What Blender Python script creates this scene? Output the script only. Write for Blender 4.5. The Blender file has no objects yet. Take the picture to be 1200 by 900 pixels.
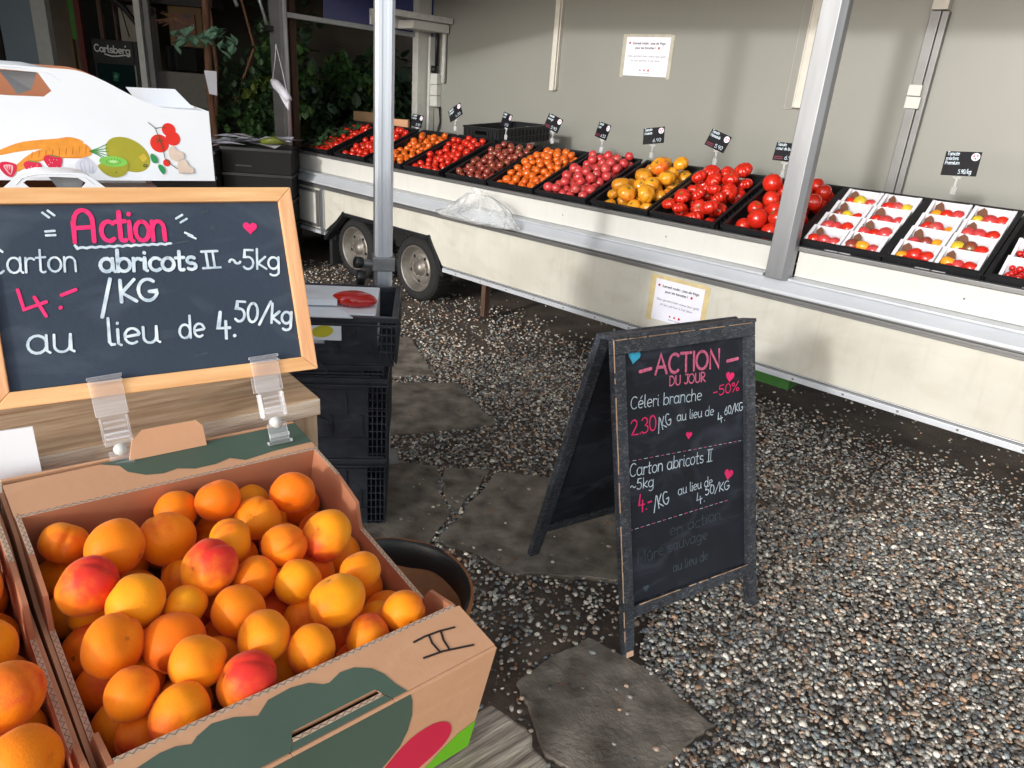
import bpy, bmesh, math, random
import numpy as np
from math import sin, cos, pi, radians as rad
from mathutils import Vector, Matrix, noise
random.seed(7); rng = np.random.default_rng(7)
SC = bpy.context.scene
COL = SC.collection

# ------------------------------------------------------------------ camera
CAM_H = 1.55; FPX = 832.0
def unit(v): v = Vector(v); return v.normalized()
dn = unit((435-600, 2440-450, FPX)); up = -dn
f_ = Vector((0,0,1)); fh = unit(f_ - up*f_.dot(up)); rt = fh.cross(up)
RW = Matrix((rt, fh, up))                       # camera (x right, y down, z fwd) -> world
cx, cy, cz = RW @ Vector((1,0,0)), RW @ Vector((0,-1,0)), RW @ Vector((0,0,-1))
cam = bpy.data.cameras.new('camera'); camo = bpy.data.objects.new('camera', cam); COL.objects.link(camo)
camo.matrix_world = Matrix(((cx[0],cy[0],cz[0],0),(cx[1],cy[1],cz[1],0),(cx[2],cy[2],cz[2],CAM_H),(0,0,0,1)))
cam.sensor_width = 36; cam.lens = 36*FPX/1200; cam.clip_start = .02; cam.clip_end = 300
SC.camera = camo
cam.dof.use_dof = False

# ------------------------------------------------------------------ sky, sun, exposure
SUN_EL, SUN_DIR = 15.5, (0.58, 0.82)            # horizontal direction the light travels
w = bpy.data.worlds.new('World'); SC.world = w; w.use_nodes = True
nt = w.node_tree; bg = nt.nodes['Background']
sky = nt.nodes.new('ShaderNodeTexSky'); sky.sky_type = 'NISHITA'; sky.sun_disc = False
sky.sun_elevation = rad(38)
sky.sun_rotation = math.atan2(-SUN_DIR[0], -SUN_DIR[1])
sky.air_density = 1.0; sky.dust_density = 1.2; sky.ozone_density = .8
hs = nt.nodes.new('ShaderNodeHueSaturation'); hs.inputs['Saturation'].default_value = .30; nt.links.new(sky.outputs[0], hs.inputs['Color'])     # hazy bright sky, nearly white
nt.links.new(hs.outputs[0], bg.inputs[0]); bg.inputs[1].default_value = 0.15
sun = bpy.data.lights.new('sun', 'SUN'); sun.energy = .85; sun.angle = rad(3); sun.color = (1, .98, .95)
suno = bpy.data.objects.new('sun', sun); COL.objects.link(suno)
hd_ = Vector((SUN_DIR[0], SUN_DIR[1], 0)).normalized()
ldir = hd_*cos(rad(SUN_EL)) + Vector((0,0,-sin(rad(SUN_EL))))
suno.rotation_euler = ldir.to_track_quat('-Z', 'Y').to_euler()
sky.sun_elevation = rad(SUN_EL)
SC.view_settings.view_transform = 'Standard'; SC.view_settings.look = 'None'
SC.view_settings.exposure = 1.05; SC.view_settings.gamma = 1
SC.render.engine = 'CYCLES'; SC.cycles.max_bounces = 8; SC.cycles.use_denoising = True
SC.cycles.transparent_max_bounces = 16

# ------------------------------------------------------------------ materials
def lin(r, g, b):
    f = lambda c: (c/255/12.92 if c/255 <= .04045 else ((c/255+.055)/1.055)**2.4)
    return (f(r), f(g), f(b), 1)
MATS = {}
def mat(name, col, rough=.6, metal=0, var=.12, scale=20, bump=0, bscale=60, col2=None, spec=.5, stretch=None, **kw):
    """noise-varied principled material; col are linear rgb"""
    if name in MATS: return MATS[name]
    m = bpy.data.materials.new(name); m.use_nodes = True; t = m.node_tree; N = t.nodes; L = t.links
    p = N['Principled BSDF']; p.inputs['Roughness'].default_value = rough; p.inputs['Metallic'].default_value = metal
    p.inputs['Specular IOR Level'].default_value = spec
    tc = N.new('ShaderNodeTexCoord'); mp = N.new('ShaderNodeMapping'); L.new(tc.outputs['Object'], mp.inputs[0])
    if stretch: mp.inputs['Scale'].default_value = stretch
    no = N.new('ShaderNodeTexNoise'); no.inputs['Scale'].default_value = scale; no.inputs['Detail'].default_value = 6
    L.new(mp.outputs[0], no.inputs[0])
    r = N.new('ShaderNodeValToRGB'); r.color_ramp.elements[0].position = .3; r.color_ramp.elements[1].position = .7
    c = Vector(col[:3]); a = c*(1-var); b = c*(1+var)
    if col2: a = Vector(col2[:3]); b = c
    r.color_ramp.elements[0].color = (*a, 1); r.color_ramp.elements[1].color = (*[min(1, v) for v in b], 1)
    L.new(no.outputs[0], r.inputs[0]); L.new(r.outputs[0], p.inputs['Base Color'])
    if bump:
        n2 = N.new('ShaderNodeTexNoise'); n2.inputs['Scale'].default_value = bscale; n2.inputs['Detail'].default_value = 5
        L.new(mp.outputs[0], n2.inputs[0])
        bu = N.new('ShaderNodeBump'); bu.inputs['Strength'].default_value = bump; bu.inputs['Distance'].default_value = .004
        L.new(n2.outputs[0], bu.inputs['Height']); L.new(bu.outputs[0], p.inputs['Normal'])
    for k, v in kw.items(): p.inputs[k].default_value = v
    MATS[name] = m; return m
def nodes(m): return m.node_tree.nodes, m.node_tree.links, m.node_tree.nodes['Principled BSDF']

slate = mat('slate', lin(52,63,78), .7, spec=.25, var=.12, scale=5, bump=.1, bscale=200)
slate_dark = mat('slate_dark', lin(38,42,52), .65, spec=.25, col2=lin(30,32,38), scale=6, bump=.15, bscale=150)
pine = mat('pine', lin(236,190,135), .5, col2=lin(214,158,102), scale=9, stretch=(1,12,12), bump=.15)
pine_up = mat('pine_upright', lin(236,186,138), .5, col2=lin(218,158,110), scale=9, stretch=(12,12,1), bump=.15)
old_wood = mat('old_wood', lin(216,184,148), .7, col2=lin(166,128,92), scale=7, stretch=(1.2,14,14), bump=.5, bscale=20)
old_wood_end = mat('old_wood_front', lin(226,212,194), .75, col2=lin(186,162,138), scale=8, stretch=(1.5,12,14), bump=.6, bscale=25)
old_wood_v = mat('old_wood_upright', lin(205,180,150), .75, col2=lin(150,120,92), scale=8, stretch=(12,12,1.5), bump=.6, bscale=25)
grey_wood = mat('weathered_wood', lin(184,174,158), .85, col2=lin(92,82,72), scale=14, stretch=(.7,7,7), bump=1, bscale=30)
kraft = mat('kraft', lin(212,160,122), .8, var=.05, scale=6, bump=.08, bscale=120)
kraft_in = mat('kraft_inside', lin(184,122,88), .85, var=.07, scale=5, bump=.08, bscale=120)
kraft_edge = mat('kraft_edge', lin(200,172,148), .9, var=.15, scale=120)
kraft_dark = mat('kraft_flute', lin(110,80,62), .9)
print_green = mat('print_green', lin(78,98,84), .6, var=.06, scale=12)
print_red = mat('print_red', lin(214,30,70), .55, var=.03)
print_leaf = mat('print_leaf', lin(110,186,20), .55, var=.05)
ink = mat('ink', lin(42,34,34), .5)
white_card = mat('white_card', lin(236,240,246), .5, var=.025, scale=6, bump=.05, bscale=30)
pink = mat('chalk_pink', lin(252,44,122), .7, col2=lin(214,30,96), scale=110)
pink2 = mat('chalk_rose', lin(240,124,160), .8, col2=lin(188,84,118), scale=110)
chalk = mat('chalk_white', lin(226,238,244), .8, col2=lin(164,184,200), scale=75)
chalk_blue = mat('chalk_blue', lin(60,170,205), .8, var=.15, scale=60)
chalk_faint = mat('chalk_faint', lin(66,80,86), .85, var=.3, scale=50)
black_frame = mat('black_frame', lin(56,62,72), .55, col2=lin(30,33,39), scale=9, stretch=(3,3,1), bump=.3, bscale=60)
bare_wood = mat('bare_wood', lin(205,170,140), .8, var=.2, scale=40)
blk = mat('black_plastic', lin(30,31,34), .38, var=.2, scale=12, bump=.05)
blk_ribs = mat('black_plastic_stack', lin(54,58,68), .36, col2=lin(34,37,45), scale=6, bump=.12, bscale=20)
alu = mat('aluminium', lin(186,190,196), .36, .85, var=.08, scale=14, stretch=(1,1,.2), bump=.04)
alu_pole = mat('brushed_pole', lin(205,212,222), .42, .7, var=.06, scale=14, stretch=(20,20,.3))
alu_dark = mat('aluminium_dark', lin(122,122,122), .45, .55, var=.1, scale=9, stretch=(.4,1,1))
alu_white = mat('sill_metal', lin(200,204,210), .38, .25, var=.05, scale=5, bump=.03)
cast = mat('cast_zinc', lin(140,142,144), .5, .7, var=.15, scale=30, bump=.3)
skirt_m = mat('van_skirt', lin(206,204,194), .42, col2=lin(186,183,172), scale=2.2, bump=.06, bscale=140)
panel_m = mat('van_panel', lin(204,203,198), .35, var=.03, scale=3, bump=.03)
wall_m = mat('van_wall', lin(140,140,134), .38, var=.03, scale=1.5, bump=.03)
wall_rail = mat('wall_rail', lin(206,202,192), .5, var=.06)
rubber = mat('rubber', lin(30,30,31), .85, var=.25, scale=12, bump=.6, bscale=60)
rim_m = mat('wheel_rim', lin(150,146,140), .45, .6, col2=lin(112,106,98), scale=9, bump=.15)
dark_box = mat('dark_underbody', lin(20,19,18), .9)
paper = mat('paper', lin(226,226,238), .6, var=.02)
tape = mat('tape', lin(206,188,140), .4, var=.12, scale=20)
red_ink = mat('red_ink', lin(190,20,40), .6)
grey_ink = mat('grey_ink', lin(70,68,84), .6)
tag_m = mat('tag_black', lin(26,25,30), .65, spec=.2, var=.1)
leaf_a = mat('leaf_mid', (.055,.12,.035), .45, var=.5, scale=3, **{'Specular IOR Level': .4})
leaf_b = mat('leaf_dark', (.03,.065,.025), .5, var=.5, scale=3)
leaf_c = mat('leaf_bright', (.12,.17,.03), .5, var=.5, scale=3)
leaf_pale = mat('leaf_pale', lin(120,160,135), .4, var=.25, scale=8)
bark = mat('bark', lin(112,78,58), .9, var=.4, scale=30, bump=1, stretch=(1,1,.2))
brown_wood = mat('brown_timber', lin(84,60,48), .7, var=.25, scale=8, stretch=(6,6,.5), bump=.3)
grey_panel = mat('grey_panel', lin(136,150,160), .6, var=.06, scale=2)
plaster = mat('plaster', lin(150,142,130), .85, var=.12, scale=3, bump=.2)
white_paint = mat('white_paint', lin(205,205,200), .5, var=.05)
dark_glass = mat('dark_glass', lin(26,28,28), .08, var=.2)
dark_paint = mat('dark_paint', lin(36,30,30), .6)
orange_p = mat('orange_paint', lin(170,80,30), .6)
green_p = mat('green_paint', lin(60,120,50), .6)
red_brown = mat('red_brown_paint', lin(96,36,30), .6)
blue_m = mat('blue_tarp', lin(14,36,110), .5, var=.15, scale=3)
ochre = mat('ochre_board', lin(110,84,50), .7, var=.3, scale=4)
fabric_w = mat('hatch_white', lin(200,200,198), .6)
tub_m = mat('tub_brown', lin(178,118,72), .6, col2=lin(140,86,50), scale=8, bump=.2)
rubble = mat('slab_stone', lin(146,138,126), .9, col2=lin(84,76,68), scale=11, bump=1, bscale=70)

# chalk dust smears on the two slates
def smear(m, scale, amount, tint, sc=(1, 1, 2.2)):
    N, L, p = nodes(m)
    src = p.inputs['Base Color'].links[0].from_socket
    tc = N.new('ShaderNodeTexCoord'); mp = N.new('ShaderNodeMapping'); mp.inputs['Scale'].default_value = sc
    mp.inputs['Rotation'].default_value = (0, .3, 0)
    L.new(tc.outputs['Object'], mp.inputs[0])
    n = N.new('ShaderNodeTexNoise'); n.inputs['Scale'].default_value = scale; n.inputs['Detail'].default_value = 8; n.inputs['Distortion'].default_value = 1.4
    L.new(mp.outputs[0], n.inputs[0])
    r = N.new('ShaderNodeValToRGB'); r.color_ramp.elements[0].position = .5; r.color_ramp.elements[1].position = .8
    r.color_ramp.elements[0].color = (0,0,0,1); r.color_ramp.elements[1].color = (amount,)*3+(1,)
    L.new(n.outputs[0], r.inputs[0])
    mx = N.new('ShaderNodeMix'); mx.data_type = 'RGBA'; L.new(r.outputs[0], mx.inputs[0]); L.new(src, mx.inputs[6]); mx.inputs[7].default_value = tint
    L.new(mx.outputs[2], p.inputs['Base Color'])
smear(slate, 7, .35, lin(110,122,136)); smear(slate_dark, 5, .5, lin(84,90,104))
smear(black_frame, 60, .55, lin(150,150,152)); smear(blk_ribs, 9, .3, lin(110,112,118))
smear(skirt_m, 5, .13, lin(120,112,92), (3.5,1,.35)); smear(panel_m, 6, .08, lin(150,146,132), (3,1,.4)); smear(kraft, 14, .3, lin(228,186,152)); smear(old_wood, 5, .5, lin(150,104,70)); smear(skirt_m, 3, .35, lin(158,148,124)); smear(rubble, 6, .6, lin(78,62,50))

def clear_plastic():
    m = bpy.data.materials.new('clear_plastic'); m.use_nodes = True; N, L, p = nodes(m)
    p.inputs['Base Color'].default_value = (.95,.96,1,1); p.inputs['Roughness'].default_value = .06
    lw = N.new('ShaderNodeLayerWeight'); lw.inputs[0].default_value = .5; mr = N.new('ShaderNodeMapRange'); mr.inputs[3].default_value = .10; mr.inputs[4].default_value = .75; L.new(lw.outputs['Facing'], mr.inputs[0]); L.new(mr.outputs[0], p.inputs['Alpha'])
    p.inputs['IOR'].default_value = 1.5; p.inputs['Specular IOR Level'].default_value = .5
    return m
clear = clear_plastic()
def bag_mat():
    m = bpy.data.materials.new('clear_bag'); m.use_nodes = True; N, L, p = nodes(m)
    p.inputs['Base Color'].default_value = (.85,.88,.9,1); p.inputs['Roughness'].default_value = .22
    p.inputs['Specular IOR Level'].default_value = .8
    lw = N.new('ShaderNodeLayerWeight'); lw.inputs[0].default_value = .35
    mr = N.new('ShaderNodeMapRange'); mr.inputs[3].default_value = .12; mr.inputs[4].default_value = .62
    L.new(lw.outputs['Facing'], mr.inputs[0]); L.new(mr.outputs[0], p.inputs['Alpha'])
    return m
bag_m = bag_mat()

def fruit_mat(name, base, base2, blush, rough=.35, coat=0, speck=False, spec=.5):
    """blush amount in object colour red channel, brightness in green"""
    m = bpy.data.materials.new(name); m.use_nodes = True; N, L, p = nodes(m)
    p.inputs['Roughness'].default_value = rough; p.inputs['Coat Weight'].default_value = coat; p.inputs['Coat Roughness'].default_value = .08
    p.inputs['Subsurface Weight'].default_value = .12; p.inputs['Subsurface Scale'].default_value = .01
    p.inputs['Subsurface Radius'].default_value = (1,.35,.1)
    p.inputs['Specular IOR Level'].default_value = spec
    tc = N.new('ShaderNodeTexCoord'); oi = N.new('ShaderNodeObjectInfo')
    va = N.new('ShaderNodeVectorMath'); va.operation = 'ADD'; L.new(tc.outputs['Object'], va.inputs[0])
    cm = N.new('ShaderNodeCombineXYZ'); mu = N.new('ShaderNodeMath'); mu.operation = 'MULTIPLY'; mu.inputs[1].default_value = 37
    L.new(oi.outputs['Random'], mu.inputs[0]); L.new(mu.outputs[0], cm.inputs[0]); L.new(mu.outputs[0], cm.inputs[2]); L.new(cm.outputs[0], va.inputs[1])
    n1 = N.new('ShaderNodeTexNoise'); n1.inputs['Scale'].default_value = 1.1; n1.inputs['Detail'].default_value = 4; L.new(va.outputs[0], n1.inputs[0])
    mx = N.new('ShaderNodeMix'); mx.data_type = 'RGBA'; L.new(n1.outputs[0], mx.inputs[0])
    mx.inputs[6].default_value = base; mx.inputs[7].default_value = base2
    # blush: top-facing side in object space (x) broken by noise
    sx = N.new('ShaderNodeSeparateXYZ'); L.new(tc.outputs['Object'], sx.inputs[0])
    sc = N.new('ShaderNodeSeparateColor'); L.new(oi.outputs['Color'], sc.inputs[0])
    n2 = N.new('ShaderNodeTexNoise'); n2.inputs['Scale'].default_value = 2.2; n2.inputs['Detail'].default_value = 7; L.new(va.outputs[0], n2.inputs[0])
    a1 = N.new('ShaderNodeMath'); a1.operation = 'MULTIPLY_ADD'; L.new(sx.outputs[0], a1.inputs[0]); a1.inputs[1].default_value = .55; L.new(n2.outputs[0], a1.inputs[2])
    a2 = N.new('ShaderNodeMath'); a2.operation = 'ADD'; L.new(a1.outputs[0], a2.inputs[0]); L.new(sc.outputs[0], a2.inputs[1])
    mr = N.new('ShaderNodeMapRange'); mr.inputs[1].default_value = .80; mr.inputs[2].default_value = 1.75; L.new(a2.outputs[0], mr.inputs[0])
    mr.interpolation_type = 'SMOOTHSTEP'
    if speck:
        p.inputs['Sheen Weight'].default_value = .16; p.inputs['Sheen Roughness'].default_value = .4; p.inputs['Sheen Tint'].default_value = (1,.75,.6,1)
        hue = N.new('ShaderNodeMix'); hue.data_type = 'RGBA'; L.new(sc.outputs[1], hue.inputs[0]); hue.inputs[6].default_value = (.92,.16,.003,1); L.new(mx.outputs[2], hue.inputs[7]); mx = hue
    m2 = N.new('ShaderNodeMix'); m2.data_type = 'RGBA'; L.new(mr.outputs[0], m2.inputs[0]); L.new(mx.outputs[2], m2.inputs[6]); m2.inputs[7].default_value = blush
    out = m2.outputs[2]
    if speck:
        vo = N.new('ShaderNodeTexNoise'); vo.inputs['Scale'].default_value = 6; vo.inputs['Detail'].default_value = 9; vo.inputs['Roughness'].default_value = .72; L.new(va.outputs[0], vo.inputs[0])
        r = N.new('ShaderNodeMapRange'); r.inputs[1].default_value = .63; r.inputs[2].default_value = .70; L.new(vo.outputs[0], r.inputs[0])
        r.inputs[4].default_value = .55
        m3 = N.new('ShaderNodeMix'); m3.data_type = 'RGBA'; L.new(r.outputs[0], m3.inputs[0]); L.new(out, m3.inputs[6]); m3.inputs[7].default_value = (.16,.05,.015,1)
        out = m3.outputs[2]
        ln = N.new('ShaderNodeVectorMath'); ln.operation = 'DISTANCE'; ln.inputs[1].default_value = (0,0,.86); L.new(tc.outputs['Object'], ln.inputs[0])
        sr = N.new('ShaderNodeMapRange'); sr.inputs[1].default_value = .04; sr.inputs[2].default_value = .13; sr.inputs[3].default_value = .65; sr.inputs[4].default_value = 0; L.new(ln.outputs['Value'], sr.inputs[0])
        m4 = N.new('ShaderNodeMix'); m4.data_type = 'RGBA'; L.new(sr.outputs[0], m4.inputs[0]); L.new(out, m4.inputs[6]); m4.inputs[7].default_value = (.10,.045,.015,1)
        out = m4.outputs[2]
        b = N.new('ShaderNodeBump'); b.inputs['Strength'].default_value = .08; b.inputs['Distance'].default_value = .02
        nb = N.new('ShaderNodeTexNoise'); nb.inputs['Scale'].default_value = 14; nb.inputs['Detail'].default_value = 4; L.new(tc.outputs['Object'], nb.inputs[0])
        L.new(nb.outputs[0], b.inputs['Height']); L.new(b.outputs[0], p.inputs['Normal'])
    L.new(out, p.inputs['Base Color'])
    return m
apr_m = fruit_mat('apricot_skin', (.94,.23,.003,1), (.96,.42,.008,1), (.70,.03,.02,1), rough=.55, speck=True, spec=.25)
tom_red = fruit_mat('tomato_red', (.55,.012,.008,1), (.66,.035,.01,1), (.5,.01,.01,1), rough=.22, coat=.5)
tom_orange = fruit_mat('tomato_orange', (.62,.09,.01,1), (.72,.17,.012,1), (.5,.02,.01,1), rough=.25, coat=.5)
tom_yellow = fruit_mat('tomato_yellow', (.74,.27,.012,1), (.82,.40,.03,1), (.72,.10,.01,1), rough=.25, coat=.4)
tom_pink = fruit_mat('tomato_pink', (.50,.03,.035,1), (.60,.07,.07,1), (.55,.15,.12,1), rough=.25, coat=.5)
tom_brown = fruit_mat('tomato_brown', (.22,.03,.022,1), (.30,.06,.04,1), (.14,.10,.02,1), rough=.22, coat=.6)
tom_lemon = fruit_mat('tomato_lemon', (.66,.46,.03,1), (.72,.52,.05,1), (.5,.45,.06,1), rough=.25, coat=.5)
calyx_m = mat('calyx', (.10,.15,.03), .7)

# ------------------------------------------------------------------ object helpers
def tag(o, label=None, cat=None, group=None, kind=None):
    if label: o['label'] = label
    if cat: o['category'] = cat
    if group: o['group'] = group
    if kind: o['kind'] = kind
    return o
def emp(name, M=None, label=None, cat=None, group=None):
    o = bpy.data.objects.new(name, None); COL.objects.link(o); o.empty_display_size = .1
    if M is not None: o.matrix_world = M
    return tag(o, label, cat, group)
class MB:
    def __init__(s): s.v = []; s.f = []; s.mi = []; s.mats = []; s.sm = []; s.seg = []
    def mark(s):
        if not s.seg or s.seg[-1] != (len(s.v), len(s.f)): s.seg.append((len(s.v), len(s.f)))
    def m_(s, m):
        if m not in s.mats: s.mats.append(m)
        return s.mats.index(m)
    def add(s, vs, fs, m=None, M=None, smooth=False):
        b = len(s.v); k = s.m_(m)
        for p in vs: s.v.append(tuple(M @ Vector(p)) if M is not None else tuple(p))
        for f in fs: s.f.append(tuple(b+i for i in f)); s.mi.append(k); s.sm.append(smooth)
        return s
    def box(s, x0, y0, z0, x1, y1, z1, m=None, M=None):
        v = [(x0,y0,z0),(x1,y0,z0),(x1,y1,z0),(x0,y1,z0),(x0,y0,z1),(x1,y0,z1),(x1,y1,z1),(x0,y1,z1)]
        return s.add(v, [(0,3,2,1),(4,5,6,7),(0,1,5,4),(1,2,6,5),(2,3,7,6),(3,0,4,7)], m, M)
    def prism(s, pts, z0, z1, m=None, M=None, axis='z'):
        """closed polygon extruded; axis y: pts are (x,z) between y=z0..z1; axis x: pts (y,z)"""
        n = len(pts)
        mk = {'z': lambda p, q: (p[0],p[1],q), 'y': lambda p, q: (p[0],q,p[1]), 'x': lambda p, q: (q,p[0],p[1])}[axis]
        v = [mk(p, z0) for p in pts]+[mk(p, z1) for p in pts]
        f = [tuple(range(n-1,-1,-1)), tuple(range(n, 2*n))]+[(i,(i+1)%n,n+(i+1)%n,n+i) for i in range(n)]
        return s.add(v, f, m, M)
    def tube(s, path, r, m=None, n=8, M=None, caps=True):
        path = [Vector(p) for p in path]; rs = r if isinstance(r, (list, tuple)) else [r]*len(path)
        v = []; f = []; nrm = None
        for i, p in enumerate(path):
            d = (path[min(i+1, len(path)-1)]-path[max(i-1, 0)]).normalized()
            if nrm is None: nrm = d.orthogonal().normalized()
            nrm = (nrm-d*nrm.dot(d)).normalized(); bn = d.cross(nrm)
            for k in range(n):
                a = 2*pi*k/n; v.append(p+(nrm*cos(a)+bn*sin(a))*rs[i])
        for i in range(len(path)-1):
            for k in range(n): f.append((i*n+k, i*n+(k+1)%n, (i+1)*n+(k+1)%n, (i+1)*n+k))
        if caps: f.append(tuple(range(n-1,-1,-1))); f.append(tuple(range((len(path)-1)*n, len(path)*n)))
        return s.add(v, f, m, M, True)
    def lathe(s, prof, m=None, n=32, M=None, smooth=True):
        v = []; f = []
        for r, z in prof:
            for k in range(n): a = 2*pi*k/n; v.append((r*cos(a), r*sin(a), z))
        for i in range(len(prof)-1):
            for k in range(n): f.append((i*n+k, i*n+(k+1)%n, (i+1)*n+(k+1)%n, (i+1)*n+k))
        return s.add(v, f, m, M, smooth)
    def mesh(s, name):
        me = bpy.data.meshes.new(name); me.from_pydata(s.v, [], s.f)
        for m in s.mats: me.materials.append(m)
        me.polygons.foreach_set('material_index', s.mi); me.polygons.foreach_set('use_smooth', s.sm); me.update()
        return me
    def build(s, name, parent=None, M=None, bevel=0, **t):
        if len(s.seg) > 1:                      # lettering: every written line is a part of its own
            sg = s.seg+[(len(s.v), len(s.f))]; sg[0] = (0, 0); o = None
            for (a, fa), (b, fb) in zip(sg[:-1], sg[1:]):
                q = MB(); q.v = s.v[a:b]; q.f = [tuple(i-a for i in f) for f in s.f[fa:fb]]; q.mi = s.mi[fa:fb]; q.mats = s.mats; q.sm = s.sm[fa:fb]
                o = q.build(name, parent, M, bevel, **t)
            return o
        me = s.mesh(name)
        if bevel or True:
            bm = bmesh.new(); bm.from_mesh(me); bmesh.ops.recalc_face_normals(bm, faces=bm.faces)
            if bevel:
                es = [e for e in bm.edges if len(e.link_faces) == 2 and e.calc_face_angle(0) > .6]
                bmesh.ops.bevel(bm, geom=es, offset=bevel, segments=2, profile=.6, affect='EDGES', clamp_overlap=True)
            bm.to_mesh(me); bm.free()
        return link(name, me, parent, M, **t)
def link(name, me, parent=None, M=None, color=None, **t):
    o = bpy.data.objects.new(name, me); COL.objects.link(o)
    if parent is not None: o.parent = parent
    if M is not None:
        if parent is not None: o.matrix_local = M
        else: o.matrix_world = M
    if color: o.color = color
    return tag(o, t.get('label'), t.get('cat'), t.get('group'), t.get('kind'))
def frame(o, X, Y, Z):
    return Matrix(((X[0],Y[0],Z[0],o[0]),(X[1],Y[1],Z[1],o[1]),(X[2],Y[2],Z[2],o[2]),(0,0,0,1)))
T = Matrix.Translation
def RZ(a): return Matrix.Rotation(rad(a), 4, 'Z')
def RX(a): return Matrix.Rotation(rad(a), 4, 'X')
def RY(a): return Matrix.Rotation(rad(a), 4, 'Y')

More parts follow.
